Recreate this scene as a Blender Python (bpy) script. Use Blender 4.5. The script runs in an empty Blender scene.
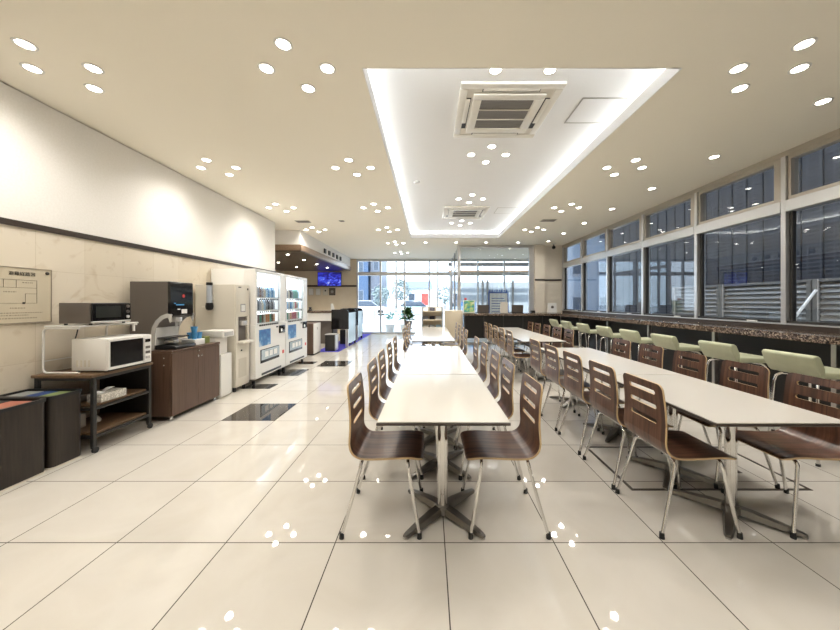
import bpy, bmesh, math, random
from mathutils import Vector, Matrix
random.seed(7)
PI = math.pi
SC = bpy.context.scene
COL = SC.collection

# ------------------------------------------------------------------ mesh helper
class MB:
    """collects shapes, given in world coordinates, into one mesh whose origin is off"""
    def __init__(s, off=(0, 0, 0)):
        s.bm = bmesh.new(); s.off = Vector(off); s.mi = 0
    def _v(s, p): return s.bm.verts.new(Vector(p) - s.off)
    def face(s, pts):
        f = s.bm.faces.new([s._v(p) for p in pts]); f.material_index = s.mi; return f
    def poly(s, verts, faces):
        vs = [s._v(p) for p in verts]; out = []
        for f in faces:
            try:
                g = s.bm.faces.new([vs[i] for i in f]); g.material_index = s.mi; out.append(g)
            except ValueError: pass
        return vs, out
    def box(s, x0, x1, y0, y1, z0, z1, bev=0, seg=2, M=None):
        P = [Vector((x, y, z)) for x in (x0, x1) for y in (y0, y1) for z in (z0, z1)]
        if M is not None: P = [M @ p for p in P]
        vs, fs = s.poly(P, [(0,1,3,2),(4,6,7,5),(0,4,5,1),(2,3,7,6),(0,2,6,4),(1,5,7,3)])
        if bev:
            es = list({e for v in vs for e in v.link_edges})
            bmesh.ops.bevel(s.bm, geom=es, offset=bev, segments=seg, affect='EDGES', profile=.5, material=s.mi)
        return s
    def cyl(s, p0, p1, r, r2=None, n=16, caps=True):
        p0 = Vector(p0); p1 = Vector(p1); r2 = r if r2 is None else r2
        d = (p1 - p0).normalized(); a = d.orthogonal().normalized(); b = d.cross(a)
        vs = []
        for p, q in ((p0, r), (p1, r2)):
            for k in range(n):
                t = 2*PI*k/n; vs.append(p + (a*math.cos(t) + b*math.sin(t))*q)
        fs = [(k, (k+1) % n, n+(k+1) % n, n+k) for k in range(n)]
        if caps: fs += [tuple(range(n))[::-1], tuple(range(n, 2*n))]
        s.poly(vs, fs); return s
    def tube(s, pts, r, n=10, caps=True):
        pts = [Vector(p) for p in pts]; m = len(pts); rings = []; a = None
        for i, p in enumerate(pts):
            d = ((pts[min(i+1, m-1)] - p).normalized() + (p - pts[max(i-1, 0)]).normalized()).normalized()
            if a is None: a = d.orthogonal().normalized()
            else: a = (a - d*a.dot(d)).normalized()
            b = d.cross(a)
            rings.append([p + (a*math.cos(2*PI*k/n) + b*math.sin(2*PI*k/n))*r for k in range(n)])
        vs = [v for R in rings for v in R]
        fs = [(i*n+k, i*n+(k+1) % n, (i+1)*n+(k+1) % n, (i+1)*n+k) for i in range(m-1) for k in range(n)]
        if caps: fs += [tuple(range(n))[::-1], tuple(range((m-1)*n, m*n))]
        s.poly(vs, fs); return s
    def lathe(s, prof, c, n=24, axis='z'):
        c = Vector(c); vs = []; m = len(prof)
        for r, h in prof:
            for k in range(n):
                t = 2*PI*k/n; u, v = r*math.cos(t), r*math.sin(t)
                vs.append(c + (Vector((u, v, h)) if axis == 'z' else Vector((h, u, v)) if axis == 'x' else Vector((v, h, u))))
        fs = [(i*n+k, i*n+(k+1) % n, (i+1)*n+(k+1) % n, (i+1)*n+k) for i in range(m-1) for k in range(n)]
        if prof[0][0] > 1e-4: fs.append(tuple(range(n))[::-1])
        if prof[-1][0] > 1e-4: fs.append(tuple(range((m-1)*n, m*n)))
        s.poly(vs, fs); bmesh.ops.remove_doubles(s.bm, verts=s.bm.verts[-len(vs):], dist=1e-6); return s
    def prism(s, poly, axis, a0, a1, bev=0, seg=2):
        """poly: 2D outline; axis 'y': (x,z) pairs, 'x': (y,z), 'z': (x,y)"""
        def P(u, v, w): return (u, w, v) if axis == 'y' else (w, u, v) if axis == 'x' else (u, v, w)
        n = len(poly)
        vs = [P(u, v, a0) for u, v in poly] + [P(u, v, a1) for u, v in poly]
        fs = [tuple(range(n))[::-1], tuple(range(n, 2*n))] + [(k, (k+1) % n, n+(k+1) % n, n+k) for k in range(n)]
        V, F = s.poly(vs, fs)
        if bev:
            es = list({e for v in V for e in v.link_edges})
            bmesh.ops.bevel(s.bm, geom=es, offset=bev, segments=seg, affect='EDGES', profile=.5, material=s.mi)
        return s
    def build(s, name, mats, parent=None, smooth=True, ang=35):
        bmesh.ops.recalc_face_normals(s.bm, faces=s.bm.faces)
        me = bpy.data.meshes.new(name); s.bm.to_mesh(me); s.bm.free()
        for m in (mats if isinstance(mats, (list, tuple)) else [mats]): me.materials.append(m)
        if smooth:
            me.polygons.foreach_set('use_smooth', [True]*len(me.polygons))
            me.set_sharp_from_angle(angle=math.radians(ang))
        o = bpy.data.objects.new(name, me); COL.objects.link(o)
        if parent is not None: o.parent = parent
        else: o.location = s.off
        return o

def tag(o, label, cat=None, group=None, kind=None):
    o['label'] = label
    if cat: o['category'] = cat
    if group: o['group'] = group
    if kind: o['kind'] = kind
    return o
def T(name, label, cat, loc=(0, 0, 0), rz=0, group=None, kind=None):
    o = bpy.data.objects.new(name, None); COL.objects.link(o)
    o.location = loc; o.rotation_euler = (0, 0, rz); o.empty_display_size = .1
    return tag(o, label, cat, group, kind)
def kids(o): return [c for c in bpy.data.objects if c.parent is o]
def copy_tree(o, parent=None, table=None):
    c = o.copy(); COL.objects.link(c); c.parent = parent
    for ch in CH.get(o.name) or CH.setdefault(o.name, kids(o)): copy_tree(ch, c)
    return c
CH = {}

# ------------------------------------------------------------------ materials
def new_mat(name):
    m = bpy.data.materials.new(name); m.use_nodes = True
    return m, m.node_tree, m.node_tree.nodes['Principled BSDF']
def srgb(r, g, b):
    f = lambda c: c/12.92 if c <= .04045 else ((c+.055)/1.055)**2.4
    return (f(r/255), f(g/255), f(b/255), 1)
def mat(name, c, rough=.5, metal=0, spec=.5, emit=None, es=0, coat=0):
    m, nt, b = new_mat(name)
    b.inputs['Base Color'].default_value = c; b.inputs['Roughness'].default_value = rough
    b.inputs['Metallic'].default_value = metal; b.inputs['Specular IOR Level'].default_value = spec
    b.inputs['Coat Weight'].default_value = coat
    if emit: b.inputs['Emission Color'].default_value = emit; b.inputs['Emission Strength'].default_value = es
    return m
def N(nt, t, **kw):
    n = nt.nodes.new(t)
    for k, v in kw.items():
        if k.startswith('i_'): n.inputs[int(k[2:])].default_value = v
        else: setattr(n, k, v)
    return n
def ramp(nt, stops):
    r = N(nt, 'ShaderNodeValToRGB'); e = r.color_ramp.elements
    while len(e) < len(stops): e.new(.5)
    for el, (p, c) in zip(e, stops): el.position = p; el.color = c
    return r
def noisy(name, stops, scale=(1, 1, 1), ns=5, detail=4, rough=.4, spec=.5, dist=0, metal=0, bump=0, coat=0, coord='Object', ntype='noise'):
    m, nt, b = new_mat(name)
    tc = N(nt, 'ShaderNodeTexCoord'); mp = N(nt, 'ShaderNodeMapping'); mp.inputs['Scale'].default_value = scale
    nt.links.new(tc.outputs[coord], mp.inputs[0])
    if ntype == 'noise':
        n = N(nt, 'ShaderNodeTexNoise'); n.inputs['Scale'].default_value = ns; n.inputs['Detail'].default_value = detail; n.inputs['Distortion'].default_value = dist
        out = n.outputs['Fac']
    else:
        n = N(nt, 'ShaderNodeTexVoronoi'); n.inputs['Scale'].default_value = ns; out = n.outputs['Color']
    nt.links.new(mp.outputs[0], n.inputs['Vector'])
    r = ramp(nt, stops); nt.links.new(out, r.inputs[0]); nt.links.new(r.outputs[0], b.inputs['Base Color'])
    b.inputs['Roughness'].default_value = rough; b.inputs['Specular IOR Level'].default_value = spec
    b.inputs['Metallic'].default_value = metal; b.inputs['Coat Weight'].default_value = coat; b.inputs['Coat Roughness'].default_value = .1
    if bump:
        bp = N(nt, 'ShaderNodeBump'); bp.inputs['Strength'].default_value = bump; bp.inputs['Distance'].default_value = .002
        nt.links.new(out, bp.inputs['Height']); nt.links.new(bp.outputs[0], b.inputs['Normal'])
    return m
def glass_mat(name, tint=(.95, .97, .98, 1), k=1.6, rough=0.0):
    m = bpy.data.materials.new(name); m.use_nodes = True; nt = m.node_tree; nt.nodes.clear()
    out = N(nt, 'ShaderNodeOutputMaterial'); mx = N(nt, 'ShaderNodeMixShader')
    tr = N(nt, 'ShaderNodeBsdfTransparent'); tr.inputs[0].default_value = tint
    gl = N(nt, 'ShaderNodeBsdfGlossy'); gl.inputs['Roughness'].default_value = rough
    ge = N(nt, 'ShaderNodeNewGeometry'); dt = N(nt, 'ShaderNodeVectorMath', operation='DOT_PRODUCT')
    nt.links.new(ge.outputs['Incoming'], dt.inputs[0]); nt.links.new(ge.outputs['Normal'], dt.inputs[1])
    ab = N(nt, 'ShaderNodeMath', operation='ABSOLUTE'); nt.links.new(dt.outputs['Value'], ab.inputs[0])
    om = N(nt, 'ShaderNodeMath', operation='SUBTRACT', i_0=1.0); nt.links.new(ab.outputs[0], om.inputs[1])
    pw = N(nt, 'ShaderNodeMath', operation='POWER', i_1=5.0); nt.links.new(om.outputs[0], pw.inputs[0])
    fr = N(nt, 'ShaderNodeMath', operation='MULTIPLY_ADD', i_1=.96, i_2=.04); nt.links.new(pw.outputs[0], fr.inputs[0])
    mu = N(nt, 'ShaderNodeMath', operation='MULTIPLY', use_clamp=True); mu.inputs[1].default_value = k
    nt.links.new(fr.outputs[0], mu.inputs[0]); nt.links.new(mu.outputs[0], mx.inputs[0])
    nt.links.new(tr.outputs[0], mx.inputs[1]); nt.links.new(gl.outputs[0], mx.inputs[2]); nt.links.new(mx.outputs[0], out.inputs[0])
    return m
def tile_mat(name, px, py, x0, y0, stops, grout, gw, rough, spec=.5):
    m, nt, b = new_mat(name)
    tc = N(nt, 'ShaderNodeTexCoord'); sx = N(nt, 'ShaderNodeSeparateXYZ'); nt.links.new(tc.outputs['Object'], sx.inputs[0])
    def lines(o, off, per):
        a = N(nt, 'ShaderNodeMath', operation='SUBTRACT', i_1=off); nt.links.new(o, a.inputs[0])
        d = N(nt, 'ShaderNodeMath', operation='DIVIDE', i_1=per); nt.links.new(a.outputs[0], d.inputs[0])
        pp = N(nt, 'ShaderNodeMath', operation='PINGPONG', i_1=.5); nt.links.new(d.outputs[0], pp.inputs[0])
        l = N(nt, 'ShaderNodeMath', operation='LESS_THAN', i_1=gw/per/2); nt.links.new(pp.outputs[0], l.inputs[0])
        fl = N(nt, 'ShaderNodeMath', operation='FLOOR'); nt.links.new(d.outputs[0], fl.inputs[0])
        return l.outputs[0], fl.outputs[0]
    lx, fx = lines(sx.outputs[0], x0, px); ly, fy = lines(sx.outputs[1], y0, py)
    mxm = N(nt, 'ShaderNodeMath', operation='MAXIMUM'); nt.links.new(lx, mxm.inputs[0]); nt.links.new(ly, mxm.inputs[1])
    cb = N(nt, 'ShaderNodeCombineXYZ'); nt.links.new(fx, cb.inputs[0]); nt.links.new(fy, cb.inputs[1])
    wn = N(nt, 'ShaderNodeTexWhiteNoise'); nt.links.new(cb.outputs[0], wn.inputs[0])
    add = N(nt, 'ShaderNodeVectorMath', operation='MULTIPLY_ADD'); add.inputs[1].default_value = (9, 9, 9)
    nt.links.new(wn.outputs['Color'], add.inputs[0]); nt.links.new(tc.outputs['Object'], add.inputs[2])
    ns = N(nt, 'ShaderNodeTexNoise'); ns.inputs['Scale'].default_value = 1.6; ns.inputs['Detail'].default_value = 6; ns.inputs['Distortion'].default_value = 1.2
    nt.links.new(add.outputs[0], ns.inputs['Vector'])
    r = ramp(nt, stops); nt.links.new(ns.outputs['Fac'], r.inputs[0])
    mx = N(nt, 'ShaderNodeMix', data_type='RGBA'); nt.links.new(mxm.outputs[0], mx.inputs[0]); nt.links.new(r.outputs[0], mx.inputs[6]); mx.inputs[7].default_value = grout
    nt.links.new(mx.outputs[2], b.inputs['Base Color'])
    rr = N(nt, 'ShaderNodeMapRange'); rr.inputs[3].default_value = rough; rr.inputs[4].default_value = .7
    nt.links.new(mxm.outputs[0], rr.inputs[0]); nt.links.new(rr.outputs[0], b.inputs['Roughness'])
    b.inputs['Specular IOR Level'].default_value = spec
    return m

FLOOR_Y0, FLOOR_X0 = 1.755, .086
M = {}
M['floor'] = tile_mat('polished_cream_tile', .6, .6, FLOOR_X0, FLOOR_Y0, [(.3, (.62, .58, .515, 1)), (.55, (.665, .63, .57, 1)), (.75, (.64, .60, .535, 1))], (.05, .037, .025, 1), .0058, .02, .6)
M['ceiling'] = mat('ceiling_paint', (.93, .88, .765, 1), .85, spec=.2)
M['tray'] = mat('tray_paint', (.86, .86, .86, 1), .85, spec=.2)
M['white_wall'] = noisy('white_wallpaper', [(.4, (.84, .82, .785, 1)), (.6, (.87, .85, .82, 1))], ns=60, rough=.8, spec=.2, bump=.2)
def marble():
    m, nt, b = new_mat('cream_marble')
    tc = N(nt, 'ShaderNodeTexCoord'); sx = N(nt, 'ShaderNodeSeparateXYZ'); nt.links.new(tc.outputs['Object'], sx.inputs[0])
    cb = N(nt, 'ShaderNodeCombineXYZ'); nt.links.new(sx.outputs[1], cb.inputs[0]); nt.links.new(sx.outputs[2], cb.inputs[1])
    br = N(nt, 'ShaderNodeTexBrick'); br.offset = 0
    for k, v in (('Scale', 1), ('Mortar Size', .0015), ('Brick Width', .4), ('Row Height', .4), ('Bias', 0)): br.inputs[k].default_value = v
    br.inputs['Color1'].default_value = (.70, .625, .50, 1); br.inputs['Color2'].default_value = (.76, .69, .575, 1); br.inputs['Mortar'].default_value = (.58, .50, .38, 1)
    nt.links.new(cb.outputs[0], br.inputs[0])
    n = N(nt, 'ShaderNodeTexNoise'); n.inputs['Scale'].default_value = 3.2; n.inputs['Detail'].default_value = 8; n.inputs['Distortion'].default_value = 2.5
    nt.links.new(tc.outputs['Object'], n.inputs[0])
    r = ramp(nt, [(.28, (.66, .56, .42, 1)), (.42, (1, 1, 1, 1)), (.7, (1, .99, .97, 1))]); nt.links.new(n.outputs['Fac'], r.inputs[0])
    mx = N(nt, 'ShaderNodeMix', data_type='RGBA', blend_type='MULTIPLY'); mx.inputs[0].default_value = .4
    nt.links.new(br.outputs[0], mx.inputs[6]); nt.links.new(r.outputs[0], mx.inputs[7]); nt.links.new(mx.outputs[2], b.inputs['Base Color'])
    b.inputs['Roughness'].default_value = .16
    return m
M['marble'] = marble()
M['cream_panel'] = noisy('cream_panel', [(.3, (.72, .62, .47, 1)), (.7, (.78, .69, .54, 1))], ns=3, detail=6, rough=.35)
M['rail'] = mat('dark_rail', (.035, .022, .014, 1), .4)
M['walnut'] = noisy('walnut_veneer', [(.30, (.034, .014, .009, 1)), (.46, (.092, .039, .022, 1)), (.60, (.150, .070, .040, 1)), (.76, (.048, .020, .012, 1))], scale=(.7, 15, .7), ns=2.2, detail=5, rough=.30, dist=.12, coat=.18)
M['ply_edge'] = mat('birch_ply_edge', (.56, .40, .22, 1), .45)
M['chrome'] = mat('chrome', (.78, .77, .75, 1), .12, 1)
M['steel'] = mat('brushed_steel', (.55, .53, .50, 1), .32, 1)
M['cast'] = mat('cast_base_metal', (.24, .225, .205, 1), .33, .9)
M['rubber'] = mat('black_rubber', (.02, .02, .02, 1), .6)
M['laminate'] = mat('ivory_laminate', (.68, .645, .585, 1), .13, spec=.5)
M['edge_dark'] = mat('dark_edge_band', (.055, .04, .03, 1), .3)
M['black'] = mat('black_plastic', (.012, .012, .013, 1), .35)
M['gloss_black'] = mat('gloss_black', (.008, .008, .009, 1), .12)
M['black_metal'] = mat('black_powder_coat', (.02, .019, .018, 1), .4)
M['white_plastic'] = mat('white_plastic', (.80, .79, .76, 1), .3)
M['white_metal'] = mat('white_enamel', (.84, .83, .80, 1), .25)
M['ivory'] = mat('ivory_plastic', (.70, .66, .58, 1), .35)
M['greige'] = mat('greige_enamel', (.60, .56, .48, 1), .4)
M['grey_brown'] = mat('taupe_metal', (.115, .098, .085, 1), .38)
M['silver'] = mat('silver_plastic', (.68, .67, .65, 1), .26, .45)
M['bin'] = noisy('dark_bin_woodgrain', [(.35, (.016, .011, .008, 1)), (.65, (.030, .021, .015, 1))], scale=(20, 20, 1), ns=3, rough=.42)
M['shelf_wood'] = noisy('shelf_wood', [(.3, (.10, .056, .028, 1)), (.55, (.18, .108, .056, 1)), (.75, (.13, .076, .038, 1))], scale=(22, 1.2, 22), ns=2.5, rough=.4, dist=.3)
M['cabinet'] = noisy('cabinet_walnut', [(.3, (.062, .034, .022, 1)), (.5, (.118, .068, .045, 1)), (.7, (.086, .048, .031, 1))], scale=(16, 16, .7), ns=2.2, rough=.33, dist=.3)
M['canopy_under'] = noisy('canopy_dark_wood', [(.3, (.030, .018, .012, 1)), (.7, (.065, .040, .028, 1))], scale=(1, 14, 1), ns=3, rough=.3)
M['canopy_edge'] = noisy('canopy_edge_wood', [(.3, (.22, .14, .085, 1)), (.7, (.33, .225, .15, 1))], scale=(20, 1, 20), ns=3, rough=.3)
M['granite'] = noisy('speckled_granite', [(.0, (.012, .009, .008, 1)), (.45, (.05, .034, .028, 1)), (.62, (.17, .115, .085, 1)), (.85, (.36, .28, .21, 1))], ns=85, ntype='voronoi', rough=.1)
M['dark_panel'] = mat('near_black_panel', (.006, .005, .0045, 1), .4)
M['green_vinyl'] = noisy('sage_green_vinyl', [(.3, (.44, .455, .31, 1)), (.7, (.48, .495, .345, 1))], ns=18, rough=.42)
M['frame'] = mat('beige_aluminium', (.47, .425, .36, 1), .38, .35)
M['frame_dark'] = mat('dark_gasket', (.03, .028, .026, 1), .4)
M['alu'] = mat('silver_aluminium', (.62, .62, .62, 1), .3, .7)
M['glass'] = glass_mat('window_glass', k=1.25)
M['glass_clear'] = glass_mat('clear_glass', (.97, .985, .99, 1), 1.0)
M['blue_carpet'] = noisy('blue_carpet', [(.4, (.06, .055, .35, 1)), (.6, (.10, .09, .48, 1))], ns=120, rough=.9, spec=.1)
M['lens'] = mat('downlight_lens', (1, .95, .85, 1), .3, emit=(1, .93, .80, 1), es=20)
M['lens'].cycles.emission_sampling = 'NONE'
M['led'] = mat('led_strip', (1, 1, 1, 1), .5, emit=(.88, .94, 1, 1), es=60)
M['paper'] = mat('white_paper', (.82, .82, .80, 1), .6)
M['red'] = mat('red_print', (.60, .05, .04, 1), .4)
M['cyan'] = mat('cyan_cup', (.06, .30, .62, 1), .35)
M['leaf'] = noisy('green_leaf', [(.3, (.012, .055, .012, 1)), (.7, (.045, .14, .03, 1))], ns=8, rough=.4)
M['teal_leaf'] = noisy('teal_shrub', [(.3, (.02, .20, .17, 1)), (.7, (.08, .36, .28, 1))], ns=8, rough=.5)

# ------------------------------------------------------------------ room constants
H = 1.32            # eye height
ZC = 3.107          # main ceiling
XL, XR = -3.45, 4.22
YB, YW, YE, YP = -1.8, 7.17, 13.3, 10.15   # back wall, end of marble wall, entrance glazing, partition
XRC = -6.0          # reception's far side
def S(o, label, cat): return tag(o, label, cat, kind='structure')

S(MB().box(XRC, XR+.25, YB-.2, YE+.1, -.12, 0).build('floor', M['floor'], smooth=False), 'polished cream square tile floor with thin dark joints', 'floor')
# ceiling with tray opening
TX0, TX1, TY0, TY1 = -.512, 1.936, 2.444, 8.93
c = MB()
for (a, b_, d, e) in ((XRC, TX0, YB-.2, YE+.1), (TX1, XR+.25, YB-.2, YE+.1), (TX0, TX1, YB-.2, TY0), (TX0, TX1, TY1, YE+.1)):
    c.box(a, b_, d, e, ZC, ZC+.115)
S(c.build('ceiling', M['ceiling'], smooth=False), 'beige painted ceiling around the lit recess', 'ceiling')
c = MB(); g = .34; ZT = 3.30
c.box(TX0-g, TX1+g, TY0-g, TY1+g, ZT, ZT+.05)
c.box(TX0-g-.03, TX0-g, TY0-g, TY1+g, ZC+.115, ZT); c.box(TX1+g, TX1+g+.03, TY0-g, TY1+g, ZC+.115, ZT)
c.box(TX0-g, TX1+g, TY0-g-.03, TY0-g, ZC+.115, ZT); c.box(TX0-g, TX1+g, TY1+g, TY1+g+.03, ZC+.115, ZT)
S(c.build('ceiling_recess', M['tray'], smooth=False), 'white raised ceiling recess washed by hidden strip light', 'ceiling')
c = MB(); e = .004; t = .006; zt = ZC+.115
c.box(TX0, TX0+t, TY0, TY1, ZC-.002, zt); c.box(TX1-t, TX1, TY0, TY1, ZC-.002, zt)
c.box(TX0+t, TX1-t, TY0, TY0+t, ZC-.002, zt); c.box(TX0+t, TX1-t, TY1-t, TY1, ZC-.002, zt)
S(c.build('trim_1', M['tray'], smooth=False), 'white lip around the ceiling recess', 'trim')
c = MB(); q = .2; z0, z1 = zt+.001, zt+.016
c.box(TX0-q-.012, TX0-q, TY0-q, TY1+q, z0, z1); c.box(TX1+q, TX1+q+.012, TY0-q, TY1+q, z0, z1)
c.box(TX0-q, TX1+q, TY0-q-.012, TY0-q, z0, z1); c.box(TX0-q, TX1+q, TY1+q, TY1+q+.012, z0, z1)
tag(c.build('led_strip_light', M['led'], smooth=False), 'cool white strip light hidden behind the lip of the ceiling recess', 'light')

# left wall
RZ = 2.0
S(MB().box(XL-.15, XL, YB, YW, RZ, ZC-.012).build('wall_left', M['white_wall'], smooth=False), 'white upper wall above the dark rail', 'wall')
S(MB().box(XL-.15, XL+.008, YB, YW, 0, RZ-.05).build('wall_left_lower', M['marble'], smooth=False), 'cream marble tile wall below the dark rail', 'wall')
S(MB().box(XL-.15, XL+.022, YB, YW, RZ-.05, RZ).build('trim_2', M['rail'], smooth=False), 'dark brown rail along the marble wall', 'trim')
S(MB().box(XL-.15, XL-.02, YB, YW, ZC-.012, ZC).build('trim_3', M['rail'], smooth=False), 'dark shadow gap between wall and ceiling', 'trim')
S(MB().box(XRC, XL-.15, YW-.12, YW, 0, ZC).build('wall_return', M['white_wall'], smooth=False), 'white return wall beside the reception', 'wall')
S(MB().box(XRC-.15, XRC, YW-.12, YE+.1, 0, ZC).build('wall_reception', M['cream_panel'], smooth=False), 'cream side wall of the reception', 'wall')
S(MB().box(XL-.15, XR+.25, YB-.2, YB, 0, ZC).build('wall_back', M['white_wall'], smooth=False), 'white wall behind the viewer', 'wall')
c = MB(); c.box(XRC, -3.0, YE, YE+.15, 0, ZC)
S(c.build('wall_far', M['cream_panel'], smooth=False), 'cream far wall behind the reception', 'wall')
S(MB().box(XRC, -3.0, YE-.02, YE, RZ-.05, RZ+.02).build('trim_4', M['rail'], smooth=False), 'dark rail across the reception wall', 'trim')

# ------------------------------------------------------------------ right wall and windows
SILL = 1.07
S(MB().box(XR, XR+.2, YB, YE, 0, SILL-.014).build('wall_right', M['cream_panel'], smooth=False), 'cream wall under the side windows', 'wall')
S(MB().box(XR+.0, XR+.2, YB, YP+.05, 3.045, ZC).build('trim_5', M['frame'], smooth=False), 'beige metal head above the side windows', 'trim')
S(MB().box(XR-.05, XR+.2, YB, YP, SILL-.014, SILL).build('trim_6', M['alu'], smooth=False), 'pale metal sill under the side windows', 'trim')
S(MB().box(XR, XR+.2, YP+.05, YE, SILL, ZC).build('wall_right_far', M['white_wall'], smooth=False), 'white wall beyond the glass partition', 'wall')
MUL = [10.08, 8.85, 7.6, 6.34, 5.08, 3.83, 2.57, 1.31, .05, -1.2]
TZ0, TZ1 = 2.385, 2.52
for i, (yb, ya) in enumerate(zip(MUL[:-1], MUL[1:])):      # far post yb, near post ya
    loc = (XR+.06, (ya+yb)/2, SILL)
    w = T(f'window_{i+1}', f'tall side window, number {i+1} counting from the far pillar, with beige metal frame', 'window', loc, kind='structure')
    f = MB(loc)
    f.box(XR-.015, XR+.12, yb-.055, yb+.0, SILL, 3.045, .004, 1)
    f.box(XR-.02, XR+.12, ya, yb-.055, TZ0, TZ1, .004, 1)
    f.build('window_frame', M['alu'] if i > 3 else M['alu'], w)
    f = MB(loc)                                             # opening upper sash
    a0, a1 = ya+.004, yb-.06
    f.box(XR+.01, XR+.10, a0, a0+.09, TZ1, 3.045); f.box(XR+.01, XR+.10, a1-.03, a1, TZ1, 3.045)
    f.box(XR+.01, XR+.10, a0+.09, a1-.03, TZ1, TZ1+.045); f.box(XR+.01, XR+.10, a0+.09, a1-.03, 3.0, 3.045)
    f.build('upper_sash', M['frame'], w)
    f = MB(loc); f.box(XR+.05, XR+.056, a0+.09, a1-.03, TZ1+.045, 3.0); f.build('upper_pane', M['glass'], w, smooth=False)
    f = MB(loc); f.box(XR+.05, XR+.056, a0+.03, a1-.03, SILL+.03, TZ0); f.build('lower_pane', M['glass'], w, smooth=False)
    f = MB(loc); f.box(XR+.03, XR+.075, a1-.03, a1, SILL+.03, TZ0); f.box(XR+.03, XR+.075, a0, a0+.03, SILL+.03, TZ0); f.box(XR+.0, XR+.12, ya, yb-.055, SILL+.0005, SILL+.0295); f.build('gasket', M['frame_dark'], w, smooth=False)

# pillar between partition and windows
S(MB().box(3.32, 3.62, YP-.12, YP+.35, 0, ZC).box(3.62, XR-.0, YP, YP+.35, 0, ZC).build('wall_pillar', mat('pillar_cream', (.82, .755, .65, 1), .4), smooth=False), 'cream square pillar in the far corner by the windows', 'pillar')
S(MB().box(3.315, 3.625, YP-.132, YP-.12, 1.99, 2.04).box(3.625, XR-.02, YP-.012, YP, 1.99, 2.04).build('trim_7', M['rail'], smooth=False), 'dark rail across the corner pillar', 'trim')

# glass partition behind the back counter and its return towards the entrance
loc = (2.1, YP, 0)
p = T('window_10', 'large grey framed glass partition behind the back counter', 'glass partition', loc, kind='structure')
f = MB(loc)
f.box(.90, 1.0, YP-.05, YP+.05, 0, ZC); f.box(3.17, 3.32, YP-.03, YP+.06, 0, ZC); f.box(1.0, 3.17, YP-.04, YP+.04, 3.03, ZC); f.box(1.0, 3.17, YP-.03, YP+.03, 0, .05)
f.build('partition_frame', M['alu'], p)
f = MB(loc); f.box(1.0, 3.17, YP-.005, YP+.005, .05, 3.03); f.build('pane', M['glass'], p, smooth=False)
loc = (.94, 11.7, 0)
p = T('window_11', 'glass screen running from the partition post to the entrance', 'glass partition', loc, kind='structure')
f = MB(loc)
for y in (11.7, 13.1): f.box(.91, .97, y-.03, y+.03, 0, ZC)
f.box(.91, .97, YP+.05, 13.07, 2.42, 2.52); f.box(.91, .97, YP+.05, 13.07, 0, .06)
f.build('screen_frame', M['alu'], p)
f = MB(loc)
for (a, b_) in ((YP+.05, 11.67), (11.73, 13.07)): f.box(.935, .943, a, b_, .06, 2.42); f.box(.935, .943, a, b_, 2.52, ZC)
f.build('pane', M['glass_clear'], p, smooth=False)

# entrance glazing
xs = [-3.0, -2.04, -1.04, -.02, 1.0, 2.0, 3.1, XR]
for i, (a, b_) in enumerate(zip(xs[:-1], xs[1:])):
    loc = ((a+b_)/2, YE, 0)
    w = T(f'window_{12+i}', f'entrance glazing bay number {i+1} counting from the reception wall', 'window', loc, kind='structure')
    f = MB(loc)
    f.box(a, a+.06, YE-.04, YE+.06, 0, ZC); f.box(a+.06, b_, YE-.06, YE+.06, 2.42, 2.56); f.box(a+.06, b_, YE-.04, YE+.04, 3.0, ZC); f.box(a+.06, b_, YE-.03, YE+.03, 0, .07)
    f.build('window_frame', M['alu'], w)
    f = MB(loc); f.box(a+.06, b_, YE-.004, YE+.004, .07, 2.42); f.box(a+.06, b_, YE-.004, YE+.004, 2.56, 3.0); f.build('pane', M['glass_clear'], w, smooth=False)

# ------------------------------------------------------------------ downlights
LAMP2 = bpy.data.lights.new('canopy_lamp', 'SPOT'); LAMP2.energy = 40; LAMP2.spot_size = 2.4; LAMP2.spot_blend = 1; LAMP2.shadow_soft_size = .045; LAMP2.color = (1, .93, .82)
LAMP = bpy.data.lights.new('downlight_lamp', 'SPOT')
LAMP.energy = 16; LAMP.spot_size = math.radians(152); LAMP.spot_blend = 1.0; LAMP.shadow_soft_size = .045; LAMP.color = (1, .96, .895)
LAMPA = LAMP.copy(); LAMPA.name = 'aisle_downlight_lamp'; LAMPA.energy = 11
def make_downlight():
    t = T('ceiling_downlight', 'x', 'ceiling light', (0, 0, 0))
    MB().lathe([(.044, -.0015), (.049, -.006), (.060, -.005), (.062, -.0005)], (0, 0, 0), 28).build('trim_ring', M['white_metal'], t)
    MB().lathe([(.0, -.003), (.043, -.003), (.043, -.0008), (0, -.0008)], (0, 0, 0), 24).build('lens', M['lens'], t)
    return t
DL = make_downlight(); dl_used = [False]
CH[DL.name] = kids(DL)
def downlight(x, y, z, label, group):
    o = DL if not dl_used[0] else copy_tree(DL)
    dl_used[0] = True
    o.location = (x, y, z); o['label'] = label; o['group'] = group
    l = bpy.data.objects.new('downlight_lamp', LAMPA if (abs(x+1.01) < .3 and y < 9) or y < 1 else LAMP); COL.objects.link(l); l.location = (x, y, z-.02)
ORD = ['first', 'second', 'third', 'fourth', 'fifth', 'sixth', 'seventh', 'eighth', 'ninth', 'tenth']
def diamond(x, y, z, where, skip=()):
    for nm, dx, dy in (('near', 0, -.23), ('far', 0, .23), ('wall-side', -.233, 0), ('window-side', .233, 0)):
        if nm in skip: continue
        downlight(x+dx, y+dy, z, f'round recessed downlight, {nm} one of the cluster {where}', 'recessed ceiling downlights')
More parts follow.
